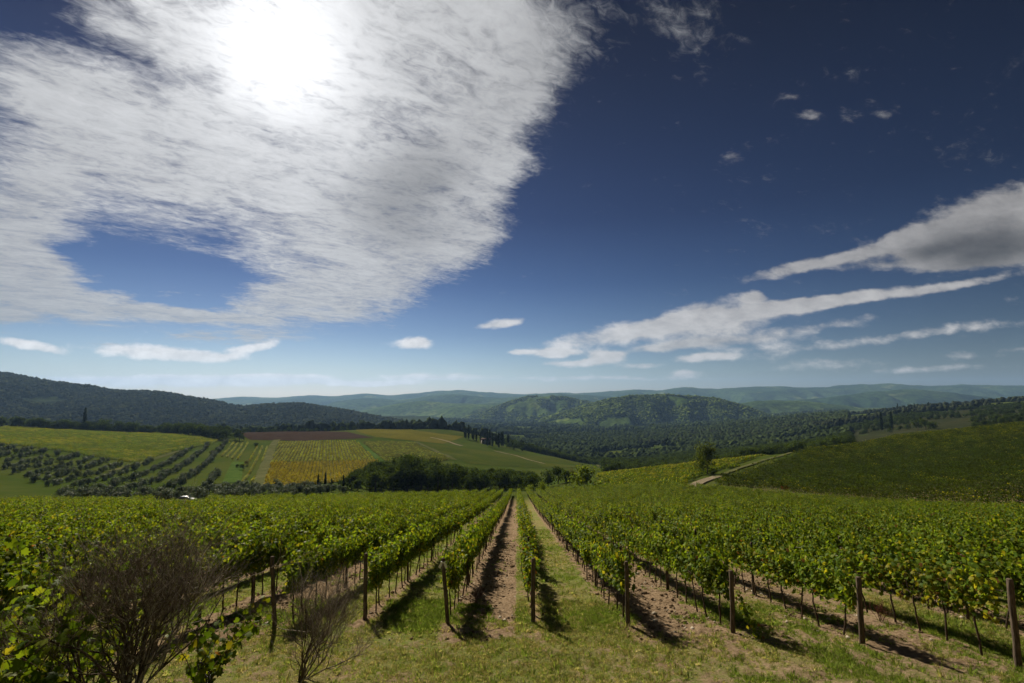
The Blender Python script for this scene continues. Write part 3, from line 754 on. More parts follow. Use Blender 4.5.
far_field('bright green and yellow vineyard below the dark treeline on the valley bench', [(-60,428.5),(0,428.5),(60,429),(120,431),(170,435),(217,441),(212,444),(174,451),(134,463),(90,456),(40,449),(0,444),(-60,440)],
          (40,440), (190,446), 2.6, ['green', 'yel'], lambda x, y, n: rng.random(n) < np.clip((fbm(x / 45, y / 28, 3, 12) - .47) * 4, .04, .5))
far_field('small vineyard of pale golden rows between olive grove and track', [(229,443),(251,443.5),(242,461),(220,456)], (224,458), (236,443.5), 3.6, ['yel'], hs=.8)
far_field('narrow strip of vine rows beside the grey track', [(256,447),(269,447),(258,470),(252,484),(239,484),(248,462)], (246,478), (262,447), 3.6, ['mid'], hs=.7)
far_field('striped green vineyard with clear rows below the ploughed field', [(279,442.5),(357,441.5),(376,461),(271,463)], (300,480), (312,443), 2.1, ['mid'], hs=.75)
far_field('golden autumn vineyard beside the olive strip in the valley', [(270.5,464),(377,462),(389,475),(384,479),(263,488)], (300,480), (312,443), 1.8, ['gold'])
far_field('dull green vineyard between two pale tracks on the bench', [(363,442),(413,442.5),(450,459.5),(436,463),(400,465),(391,467)], (375,448), (425,458), 2.8, ['mid'], hs=.7)
far_field('lime green sloping vineyard beyond the near field and its lone tree', [(600,475.5),(650,468.5),(700,463),(760,454),(815,447),(734,467),(704,476),(690,481),(680,489),(630,491),(596,488)], (620,478), (790,452), 2.5, ['green', 'yel'],
          lambda x, y, n: rng.random(n) < np.clip((y - 175) / 90, .15, .7), hs=.9)
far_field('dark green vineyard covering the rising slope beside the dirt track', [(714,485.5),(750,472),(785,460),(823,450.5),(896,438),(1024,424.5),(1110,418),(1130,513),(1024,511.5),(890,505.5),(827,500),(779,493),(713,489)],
          (740,486), (1024,505), 4.6, ['dark', 'lit'], lambda x, y, n: rng.random(n) < np.clip(.10 + (y - 200) / 170, .10, .7), 3.2, 1.15, 1.13)  # more of the lighter pieces uphill, painting the sunlit top edge

# ------------------------------------------------------------------ trees
def tree_crown(w, h, n, size, cols, lobes=9, base=.25, mat=None, flat=1.0):
    """leaf clumps gathered round lobes inside an uneven crown"""
    mb = MB(); P = []
    for k in range(lobes):
        a = rng.uniform(0, 6.28); rr = w / 2 * math.sqrt(rng.random()) * .68; zc = base * h + (1 - base) * h * rng.uniform(.22, .80)
        rr *= 1 - .45 * max(0, (zc / h - .55) / .45)
        c = np.array([rr * math.cos(a), rr * math.sin(a), zc]); rad = w * rng.uniform(.17, .30)
        q = rdir(n // lobes) * (rng.random((n // lobes, 1)) ** .4) * rad * np.array([1, 1, .8 * flat]); P.append(c + q)
    P = np.concatenate(P); m = len(P); ctr = np.array([0, 0, h * .5])
    nr = unit(unit(P - ctr) + rng.normal(0, .55, (m, 3)) + [0, 0, .3])
    c = np.array(cols)[rng.integers(0, len(cols), m)] * rng.uniform(.7, 1.3, (m, 1))
    leaves(mb, P, nr, rng.normal(size=(m, 3)), rng.uniform(.6, 1.3, m) * size, c, QLV, QLF)
    return mb.mesh('crown', mat or M_TREE)
def tree_trunk(h, r, spread=.3, limbs=4, mat=None):
    mb = MB(); pts = [np.array([0, 0, -.4])] + [np.array([rng.normal(0, .02) * h, rng.normal(0, .02) * h, h * t]) for t in (.15, .35, .55, .8)]
    mb.tube(pts, [r * 1.2, r, r * .8, r * .55, r * .15], 7)
    for k in range(limbs):
        b = pts[2] + (pts[3] - pts[2]) * rng.random(); a = rng.uniform(0, 6.28)
        e = b + np.array([math.cos(a) * spread * h, math.sin(a) * spread * h, h * .28]); mb.tube([b, (b + e) / 2 + [0, 0, h * .05], e], [r * .45, r * .3, r * .1], 5)
    return mb.mesh('trunk', mat or M_TRUNK, True)
def cypress_crown(h, w, n=420):
    mb = MB(); t = rng.random(n) ** .9; prof = np.sin(np.clip(t * .93 + .07, 0, 1) * math.pi) ** .55 * (1 - .35 * t); a = rng.uniform(0, 6.28, n)
    r = w / 2 * prof * (rng.random(n) ** .25); P = np.stack([r * np.cos(a), r * np.sin(a), .05 * h + t * .95 * h], 1)
    nr = unit(np.stack([np.cos(a), np.sin(a), np.full(n, .2)], 1) + rng.normal(0, .4, (n, 3)))
    leaves(mb, P, nr, np.tile([0, 0, 1.0], (n, 1)), rng.uniform(.6, 1.2, n) * .09 * h, np.array([[.018, .03, .014]]) * rng.uniform(.7, 1.4, (n, 1)), QLV, QLF)
    return mb.mesh('crown', M_TREE)
DKC = [(.044, .066, .019), (.064, .090, .023), (.032, .050, .016)]
MDC = [(.05, .075, .02), (.07, .095, .025), (.04, .06, .018)]
OLC = [(.105, .130, .074), (.085, .108, .058), (.13, .16, .096)]
TK = {
    'dark': [(tree_crown(8, 8.5, 900, .62, DKC, 12, .0), tree_trunk(8, .22)) for _ in range(4)],
    'mid': [(tree_crown(7.5, 8, 800, .6, MDC, 11, .0), tree_trunk(7.5, .2)) for _ in range(3)],
    'olive': [(tree_crown(4.0, 3.7, 520, .40, OLC, 8, .06, M_OLIVE), tree_trunk(3.6, .17, .3)) for _ in range(4)],
    'cyp': [(cypress_crown(11, 2.3), tree_trunk(11, .14, .02, 1)) for _ in range(3)],
    'bush': [(tree_crown(5, 3.6, 480, .42, [(.14, .18, .03), (.18, .21, .04), (.10, .14, .025)], 8, .0), tree_trunk(3, .1, .35)) for _ in range(2)],
    'lime': [(tree_crown(8.2, 9.0, 2000, .45, [(.10, .13, .03), (.13, .155, .035), (.06, .08, .022)], 15, .0), tree_trunk(9, .16))],
    'dull': [(tree_crown(7, 7, 520, .55, [(.10, .085, .045), (.085, .09, .04)]), tree_trunk(7, .18))],
}
ROOT = {}
def tree(kind, name, label, x, y, s=1.0, group=None, sz=None):
    z = float(zt(x, y)) - .1
    k = int(rng.integers(0, len(TK[kind]))); rz = rng.uniform(0, 6.28); scale = (s, s, s * (sz or rng.uniform(.85, 1.15)))
    key = (kind, k, name)
    if key in ROOT:
        o = copy_tree(ROOT[key], (x, y, z), rz, scale, label)
        if group: o['group'] = group
        elif 'group' in o: del o['group']
        return o
    t = thing(name, label, 'tree' if kind != 'bush' else 'bush', (x, y, z), rz, group); t.scale = scale
    c, tr = TK[kind][k]
    ob('trunk', tr, t); ob('crown', c, t); ROOT[key] = t
    return t
def along(px, step, jit=1.0): return along_w(hits(px), step, jit)
def along_w(w, step, jit=1.0):
    w = np.array(w); L = np.concatenate([[0], np.cumsum(np.linalg.norm(np.diff(w[:, :2], axis=0), axis=1))])
    s = np.arange(0, L[-1], step); return [(np.interp(q, L, w[:, 0]) + rng.normal(0, jit), np.interp(q, L, w[:, 1]) + rng.normal(0, jit)) for q in s]
# treeline above the green vineyard
for x, y in along_w([crest(p, 400, 520) for p in (-30, 0, 40, 80, 120, 160)] + [hit(200, 437.5), hit(218, 440.3), hit(233, 441.5)], 5.2, 1.8):
    tree('dark', 'broadleaf_tree', 'dark broadleaf tree in the dense treeline above the bright green vineyard', x, y + 4, rng.uniform(1.0, 1.5), 'treeline above the bright green vineyard')
for x, y in along_w([crest(p, 400, 520) for p in (-30, 0, 40, 80, 120, 160)] + [hit(200, 437.5), hit(218, 440)], 7.5, 2.5):
    tree('dark', 'broadleaf_tree', 'dark broadleaf tree in the dense treeline above the bright green vineyard', x, y + 12, rng.uniform(1.2, 1.7), 'treeline above the bright green vineyard')
h = crest(75, 400, 520); tree('cyp', 'cypress_tree', 'tall dark cypress rising above the treeline over the bright vineyard', h[0], h[1] + 10, 1.7, sz=1.25)
h = crest(96, 400, 520); tree('dark', 'broadleaf_tree', 'rounded tree standing taller than its treeline neighbours near the cypress', h[0], h[1] + 10, 1.9)
# hedge line behind the ploughed field
for x, y in along_w([crest(p, 470, 640) for p in (238, 265, 290, 320, 352)], 6.0, 1.8):
    tree('dark', 'broadleaf_tree', 'low dark tree lining the back edge of the ploughed field', x, y + 10, rng.uniform(.5, .8), 'trees behind the ploughed field')
# dark grove in the valley
GROVE = [(335,489),(352,480),(372,474),(392,468),(400,461),(420,458),(450,464),(480,470),(505,474),(535,480),(536,490),(500,491),(450,492),(400,492),(352,491)]
w = np.array(hits(GROVE)); got = []
for _ in range(4000):
    x, y = rng.uniform(w[:, 0].min(), w[:, 0].max()), rng.uniform(w[:, 1].min(), w[:, 1].max())
    if inside(np.array([x]), np.array([y]), w)[0] and all((x - a) ** 2 + (y - b) ** 2 > 4.6 ** 2 for a, b in got): got.append((x, y))
got = sorted(got, key=lambda p: p[1])[:150]
for x, y in got:
    tree('dark' if rng.random() < .65 else 'mid', 'broadleaf_tree', 'dark leafy tree packed in the grove beyond the vine rows', x, y, rng.uniform(.8, 1.2) * float(np.interp(517 + 483 * x / y, [335, 365, 395, 415, 440, 475, 510, 540], [.45, .75, 1.25, 1.45, 1.2, .95, .85, .7])), 'trees of the dark valley grove')
for x, y in along([(318,489),(332,489.5),(346,490)], 3.2, .6):
    tree('cyp', 'cypress_tree', 'small pointed conifer at the pale end of the dark grove', x, y, rng.uniform(.35, .55), 'small conifers at the grove end')
for px, py, s, k in ((548, 487, 1.0, 'mid'), (558, 484, 1.0, 'dark'), (566, 488, .85, 'mid'), (572, 482, .7, 'dull')):
    h = hit(px, py); tree(k, 'broadleaf_tree', {'mid': 'green tree filling the gap between dark grove and light bush', 'dark': 'dark round tree beside the light green bush', 'dull': 'brownish tree behind the light green bush'}[k], h[0], h[1], s, 'trees between grove and light bush' if k == 'mid' else None)
for px, py, s, lab in ((587, 488, 2.3, 'light green round bush at the far end of the vine rows'), (541, 491, 1.0, 'pale bush at the end of the grassy lane'), (606, 487, .9, 'low bush tucked beside the light green round bush'), (530, 492, .8, 'small shrub between the grassy lane and the grove')):
    h = hit(px, py); tree('bush', 'bush', lab, h[0], h[1], s)
h = hit(707, 474); tree('lime', 'broadleaf_tree', 'lone slender tree beside the pale dirt track', h[0], h[1], 1.15, sz=1.15)
for px, py, s, lab in ((693, 478, .62, 'loose pale bush beside the lone slender tree'), (684, 480, .5, 'smaller bush next to the loose pale bush'), (714, 475, .62, 'dark low bush at the foot of the lone slender tree')):
    h = hit(px, py); tree('bush', 'bush', lab, h[0], h[1], s)
for x, y in along([(735,468.5),(762,461),(790,454)], 9, 1.2):
    tree('bush', 'bush', 'low hedge bush along the dirt track below the lime vineyard', x, y, rng.uniform(.22, .38), 'hedge bushes along the dirt track')
# cypress knot round the farmhouse
for px, py in ((463,439),(465,439.5),(468,440),(471,440),(474,441),(477,442),(480,443),(485,444),(489,445),(492,446),(495,446),(498,446.5),(501,447),(504,447.5),(507,448),(499,449),(492,448),(487,447)):
    h = hit(px + rng.normal(0, .6), py); tree('cyp', 'cypress_tree', 'dark cypress in the knot around the pale farmhouse', h[0], h[1] + 8, rng.uniform(.95, 1.35), 'cypresses round the pale farmhouse')
for px, py in ((510,449),(515,451),(522,452),(509,446)):
    h = hit(px, py); tree('dark', 'broadleaf_tree', 'dark round tree closing the cypress knot', h[0], h[1] + 8, rng.uniform(.8, 1.1), 'round trees beside the cypress knot')
for px, py in ((366,428.5),(370,428.5),(374,428),(377,428),(425,426.5),(432,426.3),(436,426.3)):
    h = hit(px, py)
    if h: tree('dark', 'broadleaf_tree', 'dark tree on the crest of the bench below the wooded hill', h[0], h[1] + 10, rng.uniform(.8, 1.2), 'trees on the bench crest')
# small trees in the lawn and track area
for px, py, s, k, lab in ((247, 466, .55, 'dull', 'reddish brown tree between the golden rows and the lawn'), (237, 468, .35, 'dark', 'little dark tree at the edge of the bright lawn'), (242, 470, .4, 'dark', 'second little dark tree at the lawn edge'), (256, 447, .5, 'dark', 'dark tree by the top of the grey track')):
    h = hit(px, py); tree(k, 'broadleaf_tree', lab, h[0], h[1], s)
# right-hand plateau
for px, py, k, s in ((835,431,'dark',1.0),(845,432,'dark',1.1),(856,430,'dark',.9),(866,431,'dark',1.2),(873,430,'dark',1.1),(882,431,'cyp',2.1),(892,430,'cyp',2.0),(900,431,'dark',1.0),(908,430,'dark',1.1),(918,430,'dark',1.5),(926,430,'dark',1.6),(933,430,'dark',1.4),(890,433,'dark',.8),(826,434,'dark',.9)):
    h = hit(px, py); cy = k == 'cyp'
    tree(k, 'cypress_tree' if cy else 'broadleaf_tree', 'tall cypress among dark trees behind the dark sloping vineyard' if cy else 'dark tree in the clump behind the dark sloping vineyard', h[0], h[1], s, ('cypresses' if cy else 'trees') + ' behind the dark sloping vineyard')
for px in (898,901,904,908,912,915,918,921,924,926,928,930):
    h = hit(px + rng.normal(0, .5), 410.5)
    if h: tree('cyp', 'cypress_tree', 'distant cypress on the skyline ridge of the dark plateau', h[0], h[1], rng.uniform(.9, 1.5), 'cypresses on the plateau skyline')

# olive grove
OL = [(-60,444),(0,446.5),(40,451),(90,458),(133,467),(174,454),(213,444),(229,441.5),(219,457),(219,484),(200,488),(120,494),(62,490),(20,478),(-60,470)]
w = np.array(hits(OL)); a = np.array(hit(170, 493))[:2]; b = np.array(hit(230, 442))[:2]; d = unit(b - a); nn = np.array([-d[1], d[0]])
c = w[:, :2].mean(0); S, T = np.meshgrid(np.arange(-300, 300, 5.0), np.arange(-300, 300, 10.5))
P = c + S.ravel()[:, None] * d + T.ravel()[:, None] * nn + rng.normal(0, .75, (S.size, 2)); P = P[inside(P[:, 0], P[:, 1], w)]
P = P[(rng.random(len(P)) < .93)]; P = P[np.abs(P[:, 0] / P[:, 1]) < 1.12]
ST = [(62,495),(120,496),(190,494),(222,488),(260,488),(300,489),(340,490),(350,493),(300,498),(200,502),(120,503),(60,503)]
ws = np.array(hits(ST)); strip = []
for _ in range(2500):
    x, y = rng.uniform(ws[:, 0].min(), ws[:, 0].max()), rng.uniform(ws[:, 1].min(), ws[:, 1].max())
    if inside(np.array([x]), np.array([y]), ws)[0] and all((x - q) ** 2 + (y - r) ** 2 > 3.6 ** 2 for q, r in strip): strip.append((x, y))
strip = sorted(strip, key=lambda p: p[1])[:165]
for x, y in strip:
    tree('olive', 'olive_tree', 'silvery olive tree in the strip along the foot of the near vineyard', x, y, rng.uniform(.65, .95), 'olive trees in the valley strip')
P = P[np.argsort(P[:, 1])]
for x, y in P[:300 - len(strip)]:
    tree('olive', 'olive_tree', 'grey green olive tree in the diagonal rows of the grove', x, y, rng.uniform(.65, 1.05), 'olive trees in diagonal rows')
far = P[300 - len(strip):]
if len(far):
    scatter('olive_grove', np.c_[far, zt(far[:, 0], far[:, 1]) - .1], rng.uniform(0, 6.28, len(far)), rng.uniform(.75, 1.1, len(far)), rng.integers(0, 4, len(far)),
            [[proto(c_), proto(t_)] for c_, t_ in TK['olive']], 'farther rows of the olive grove below the bright green vineyard', 'olive grove')

# ------------------------------------------------------------------ woods (far masses)
def ico():
    t = (1 + 5 ** .5) / 2
    v = unit(np.array([(-1,t,0),(1,t,0),(-1,-t,0),(1,-t,0),(0,-1,t),(0,1,t),(0,-1,-t),(0,1,-t),(t,0,-1),(t,0,1),(-t,0,-1),(-t,0,1)], float))
    f = np.array([(0,11,5),(0,5,1),(0,1,7),(0,7,10),(0,10,11),(1,5,9),(5,11,4),(11,10,2),(10,7,6),(7,1,8),(3,9,4),(3,4,2),(3,2,6),(3,6,8),(3,8,9),(4,9,5),(2,4,11),(6,2,10),(8,6,7),(9,8,1)])
    return v, f
def ico2():
    v, f = ico(); v = list(map(tuple, v)); cache = {}; out = []
    def mid(a, b):
        k = (min(a, b), max(a, b))
        if k not in cache: v.append(tuple(unit(np.array(v[a]) + np.array(v[b])))); cache[k] = len(v) - 1
        return cache[k]
    for a, b, c in f:
        x, y, z = mid(a, b), mid(b, c), mid(c, a); out += [(a, x, z), (b, y, x), (c, z, y), (x, y, z)]
    return np.array(v), np.array(out)
M_WOOD = leaf_mat('woodland_leaf', 0.0, (1, 1, 1), 0.0, 0.85, 0.0)
def woods(label, XYZ, size, cols, fine=False, name='woodland', tall=.62):
    v, f = ico2() if fine else ico(); n = len(XYZ); k = len(v)
    r = rng.uniform(.4, 1.35, n) * size
    jit = 1 + rng.normal(0, .27, (n, k))
    V = v[None] * jit[..., None] * r[:, None, None] * np.array([.5, .5, tall]); V[..., 2] += (r * .5)[:, None]
    ang = rng.uniform(0, 6.28, n); ca, sa = np.cos(ang)[:, None], np.sin(ang)[:, None]
    x = V[..., 0] * ca - V[..., 1] * sa; y = V[..., 0] * sa + V[..., 1] * ca
    V = np.stack([x, y, V[..., 2]], -1) + np.asarray(XYZ)[:, None]
    Fc = f[None] + (np.arange(n) * k)[:, None, None]
    c = np.array(cols)[rng.integers(0, len(cols), n)] * rng.uniform(.82, 1.18, (n, 1))
    c = np.repeat(c, k, 0) * rng.uniform(.8, 1.2, (n * k, 1))
    tag(ob(name, mesh_np(name, V.reshape(-1, 3), Fc.reshape(-1, 3), M_WOOD, c)), label, 'woodland', kind='stuff')
def on_ground(px0, px1, y0, y1, n, keep=None):
    u0, u1 = slope(px0, 430)[0], slope(px1, 430)[0]
    y = np.sqrt(rng.uniform(y0 ** 2, y1 ** 2, n)); u = rng.uniform(u0, u1, n); x = u * y
    if keep is not None: k = keep(x, y); x, y = x[k], y[k]
    return np.stack([x, y, zt(x, y)], 1)
def on_hill(G, n, tmin=.06, tmax=.72, keep=None):
    X, Y, Z = G; i = rng.uniform(tmin * X.shape[0], tmax * X.shape[0] - 2, n); j = rng.uniform(0, X.shape[1] - 2, n)
    a = i.astype(int); b = j.astype(int); fa = i - a; fb = j - b
    g = lambda A: (A[a, b] * (1 - fb) + A[a, b + 1] * fb) * (1 - fa) + (A[a + 1, b] * (1 - fb) + A[a + 1, b + 1] * fb) * fa
    P = np.stack([g(X), g(Y), g(Z)], 1); P = P[P[:, 2] > zt(P[:, 0], P[:, 1]) - 4]
    if keep is not None: P = P[keep(P[:, 0], P[:, 1])]
    return P
clear = lambda sc_, th, sd: (lambda x, y: fbm(x / sc_, y / sc_, 3, sd) < th)
DW = [[proto(c_), proto(t_)] for c_, t_ in TK['dark'] + TK['mid'][:1]]
def leafy_woods(label, P, s0, s1):
    n = len(P); scatter('woodland', P - [0, 0, .3], rng.uniform(0, 6.28, n), rng.uniform(s0, s1, n), rng.integers(0, 5, n), DW, label, 'woodland')
leafy_woods('leafy near edge of the valley woodland just beyond the lime vineyard', np.vstack([on_ground(604, 850, 300, 700, 3300, clear(90, .76, 90)), on_ground(508, 606, 590, 700, 420)]), .7, 1.35)
leafy_woods('scrubby trees and copses behind the dark sloping vineyard', on_ground(790, 1120, 450, 1000, 3400, lambda x, y: (fbm(x / 75, y / 75, 3, 95) < .47) & ((y > 700) | (x / y < .62) | (x / y > .92))), .5, 1.1)
woods('dark valley woodland filling the hollow beyond the bench', on_ground(498, 850, 690, 1600, 27000, clear(170, .70, 91)), 7.4, [(.030, .044, .016), (.040, .056, .019), (.026, .038, .015)], True)  # cloud shadow over the valley is put into these dark colours
woods('dark wood edging the plateau beneath the far ridges', on_ground(640, 1120, 1000, 2100, 12000, clear(160, .49, 93)), 9, [(.026, .032, .018), (.03, .038, .018)])
woods('dark woods across the distant valley floor below the green hills', on_ground(380, 850, 1550, 3300, 26000, clear(260, .60, 99)), 12, [(.028, .042, .016), (.038, .055, .02)])
woods('dark wood along the far foot of the bench by the wooded hill', on_ground(-60, 520, 700, 1000, 4500), 10, [(.024, .034, .015), (.032, .045, .018)], True)
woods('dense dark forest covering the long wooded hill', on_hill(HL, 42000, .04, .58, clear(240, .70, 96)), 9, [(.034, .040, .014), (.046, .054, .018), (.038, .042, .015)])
woods('sunlit green forest on the rounded middle hill', on_hill(HM3, 20000, .05, .62, clear(200, .67, 97)), 12, [(.10, .14, .026), (.14, .185, .036), (.075, .11, .022)], tall=.36)  # sunlit look painted into the brighter crown greens, here and below
woods('green forest on the domed hill behind the middle hill', on_hill(HM2, 12000, .05, .62, clear(220, .67, 98)), 14, [(.10, .14, .026), (.14, .185, .036), (.075, .11, .022)], tall=.36)

# ------------------------------------------------------------------ posts
def post(r, h, lean):
    mb = MB(); n = 9; z = np.linspace(-.35, h, n)
    pts = np.stack([lean[0] * z + rng.normal(0, .006, n), lean[1] * z + rng.normal(0, .006, n), z], 1)
    rad = r * (1 + rng.normal(0, .03, n)) * np.linspace(1.05, .93, n); pts = np.vstack([pts, pts[-1] + [0, 0, .015]]); rad = np.append(rad, rad[-1] * .8)
    mb.tube(pts, rad, 9); return mb.mesh('vineyard_post', M_POST, False)
PL = ['leaning dark end post, first of the posts beside the two dry shrubs', 'slim dark end post standing behind the small dry bush', 'leaning grey end post with a white tie at its top',
      'end post of the thin central row with yellowing leaves', 'straight square-topped end post between grassy lane and tilled lane', 'end post half wrapped in green creeper',
      'thick clean end post standing clear in front of the leaves', 'tall dark end post at the far edge beside browning leaves']
PR = [(.062, 2.05, (-.10, 0)), (.065, 2.0, (-.02, .02)), (.062, 1.95, (-.10, .05)), (.068, 1.95, (.01, 0)), (.066, 1.9, (0, 0)), (.066, 1.75, (.02, 0)), (.070, 1.75, (.0, 0)), (.070, 2.0, (.0, 0))]
for e, (r, hh, ln), lab in zip(END, PR, PL):
    o = tag(ob('vineyard_post', post(r, hh, ln), None, e), lab, 'post', 'row end posts')
    if 'white tie' in lab:
        mb = MB(); b = np.array([ln[0] * 1.85, ln[1] * 1.85 - .07, 1.86])
        for s in (-1, 1): mb.add([b, b + [s * .06, -.02, .02], b + [s * .15, -.03, -.13], b + [s * .08, -.025, -.18]], [(0, 1, 2, 3)], (.8, .8, .78))
        mb.tube([b + [-.07, .06, .0], b + [0, -.005, 0], b + [.07, .06, .0]], .012, 5, (.8, .8, .78))
        ob('tie', mb.mesh('tie', plain('white_plastic', (.8, .8, .78), .5)), o)
PM = [post(.05, 2.0, (0, 0)) for _ in range(3)]
for X, y0, ri in rows:
    if abs(ri) > 12 or ri < -4: continue
    for k, y in enumerate(np.arange(y0 + 6.2, 42, 6.2)):
        if abs(X / y) > 1.1: continue
        nm = ROWNAME.get(ri); lab = f'slim post among the leaves of the {nm}' if nm else ('slim post in the rows beyond the big dry shrub' if ri < 1 else 'slim post in the crowded rows past the last post')
        tag(ob('vineyard_post', PM[k % 3], None, (X, y, float(zt(X, y)))), lab, 'post', ('posts in the ' + nm) if nm else lab.replace('slim post', 'slim posts'))
# fruiting wires
M_WIRE = plain('galvanised_wire', (.25, .25, .25), .5, .8)
for X, y0, ri in rows:
    if not 1 <= ri <= 8: continue
    for hw, lw in ((1.08, 'thin wire strung at trunk height along the '), (1.68, 'upper wire through the leaves of the ')):
        mb = MB(); ys = np.arange(y0, 46, 2.0); mb.tube(np.stack([np.full(len(ys), X + .05), ys, zt(np.full(len(ys), X), ys) + hw], 1), .005, 4)
        tag(ob('trellis_wire', mb.mesh('trellis_wire', M_WIRE)), lw + ROWNAME[ri], 'wire', 'trellis wires')

# ------------------------------------------------------------------ ground cover near the camera
def tuft(n, hgt, cols):
    mb = MB(); a = rng.uniform(0, 6.28, n); r = rng.uniform(0, .09, n); h = hgt * rng.uniform(.5, 1.2, n); b = np.stack([r * np.cos(a), r * np.sin(a), np.full(n, -.02)], 1)
    ln = np.stack([np.cos(a), np.sin(a), np.zeros(n)], 1) * (h * rng.uniform(.2, .9, n))[:, None]
    side = np.stack([-np.sin(a), np.cos(a), np.zeros(n)], 1) * .006
    m = b + ln * .35 + np.array([0, 0, 1]) * (h * .6)[:, None]; tp = b + ln + np.array([0, 0, 1]) * (h * .9)[:, None]
    v = np.stack([b - side, b + side, m + side * .8, m - side * .8, tp], 1).reshape(-1, 3)
    f = np.concatenate([np.array([(0, 1, 2), (0, 2, 3), (3, 2, 4)]) + 5 * i for i in range(n)])
    c = np.array(cols)[rng.integers(0, len(cols), n)] * rng.uniform(.7, 1.25, (n, 1))
    mb.add(v, f, np.repeat(c, 5, 0)); return proto(mb.mesh('grass_tuft', M_GRASS))
GC = [(.17, .235, .045), (.22, .27, .06), (.13, .19, .035)]; DC = [(.48, .41, .23), (.40, .34, .17), (.30, .30, .10)]
TF = [tuft(34, .07, GC), tuft(28, .10, GC), tuft(34, .055, DC), tuft(26, .09, DC + GC)]
n = 150000; y = np.where(rng.random(n) < .45, np.sqrt(rng.uniform(9.6 ** 2, 19 ** 2, n)), np.sqrt(rng.uniform(19 ** 2, 50 ** 2, n))); x = rng.uniform(-1.12, 1.12, n) * y
s = soil_mask(x, y) + (fbm(x * .9, y * .9, 3, 61) - .5) * 1.3
k = rng.random(n) < np.clip((.85 - s) * 1.7, np.where(soil_mask(x, y) < .6, .16, .0), 1); x, y = x[k], y[k]
dry = fbm(x * .35, y * .35, 3, 62) + np.where(y < 15, .06, -.08)
ix = np.where(rng.random(len(x)) < np.clip((dry - .34) * 4, .15, .95), 2, 0) + rng.integers(0, 2, len(x))
scatter('grass', np.stack([x, y, zt(x, y) + (fbm(x * .9, y * .9, 3, 2) - 0.5) * 0.16], 1), rng.uniform(0, 6.28, len(x)), np.clip(rng.lognormal(-.25, .42, len(x)), .35, 2.4) * np.where(y < 15, .8, 1.0), ix, TF, 'short dry and green grass on the headland and in the lanes', 'grass')
v, f = ico(); n = 30000; y = np.sqrt(rng.uniform(9.8 ** 2, 40 ** 2, n)); x = rng.uniform(-.75, 1.1, n) * y
k = (soil_mask(x, y) + rng.normal(0, .2, n) > .62) & (y > 14.2); x, y = x[k], y[k]; n = len(x)
r = rng.lognormal(-3.55, .5, n); V = v[None] * (1 + rng.normal(0, .2, (n, 12)))[..., None] * r[:, None, None] * np.array([1, 1, .65]) + np.stack([x, y, zt(x, y) + .01], 1)[:, None]
pale = rng.random(n) < .16
c = np.where(pale[:, None], [.42, .37, .30], np.where(rng.random((n, 1)) < .5, [.20, .145, .095], [.14, .095, .06])) * rng.uniform(.8, 1.2, (n, 1))
M_CLOD = leaf_mat('soil_clod', 0, (1, 1, 1), 0, .95, 0)
tag(ob('soil_clods', mesh_np('soil_clods', V.reshape(-1, 3), (f[None] + (np.arange(n) * 12)[:, None, None]).reshape(-1, 3), M_CLOD, np.repeat(c, 12, 0))), 'brown clods and pale stones strewn on the tilled lanes', 'soil clods', kind='stuff')

# ------------------------------------------------------------------ dry shrubs
def broom(stems, hgt, spread, depth, r0, cols, lean=(0, 0), twist=.18, kids=3):
    """bare stems that fork into many fine upright twigs: (stems mesh, twigs mesh)"""
    A, B = MB(), MB()
    def grow(p, d, ln, r, lv):
        n = 5; pts = [p]; q = p
        for i in range(n):
            d = unit(d + rng.normal(0, twist, 3) * .5 + np.array([0, 0, 0.085 if lv else .07])); q = q + d * ln / n; pts.append(q)
        c = np.array(cols[int(rng.integers(0, len(cols)))]) * rng.uniform(.7, 1.3)
        (A if lv < 2 else B).tube(pts, np.linspace(r, r * .6, n + 1), 5 if lv < 2 else 3, c, cap=lv < 2)
        if lv < depth:
            for k in range(kids + (lv > 0)):
                i = int(rng.integers(2, n + 1)); grow(np.array(pts[i]), unit(d + rng.normal(0, .42, 3) * np.array([1, 1, .5])), ln * rng.uniform(.55, .85), r * .55, lv + 1)
    for i in range(stems):
        a = 6.28 * (i * .618) ; w_ = spread * rng.uniform(.1, 1.1); d = unit(np.array([math.cos(a) * w_ + lean[0], math.sin(a) * w_ * .7 + lean[1], 1.0]))
        grow(np.array([rng.normal(0, .05), rng.normal(0, .05), -.05]), d, hgt * .42, r0, 0)
    return A.mesh('stem', M_TWIG, True), B.mesh('twigs', M_TWIG)
BC = [(.105, .08, .055), (.14, .11, .08), (.075, .055, .04), (.30, .26, .21)]
px, py, d_ = 128, 700, 7.0
u_, s_ = slope(px, py); x = u_ * d_; y = d_
t = thing('dry_shrub', 'big leafless brown shrub fanning upward in front of the vines', 'shrub', (x, y, float(zt(x, y)) - .05))
a, b = broom(24, 2.65, .9, 4, .018, BC, twist=.36, kids=3); ob('stem', a, t); ob('twigs', b, t)
h = hit(300, 681)
t = thing('dry_shrub', 'small leafless bush leaning over the grass by the end posts', 'shrub', h)
a, b = broom(13, 2.35, .95, 4, .018, BC, (.42, .1), twist=.30, kids=3); ob('stem', a, t); ob('twigs', b, t)

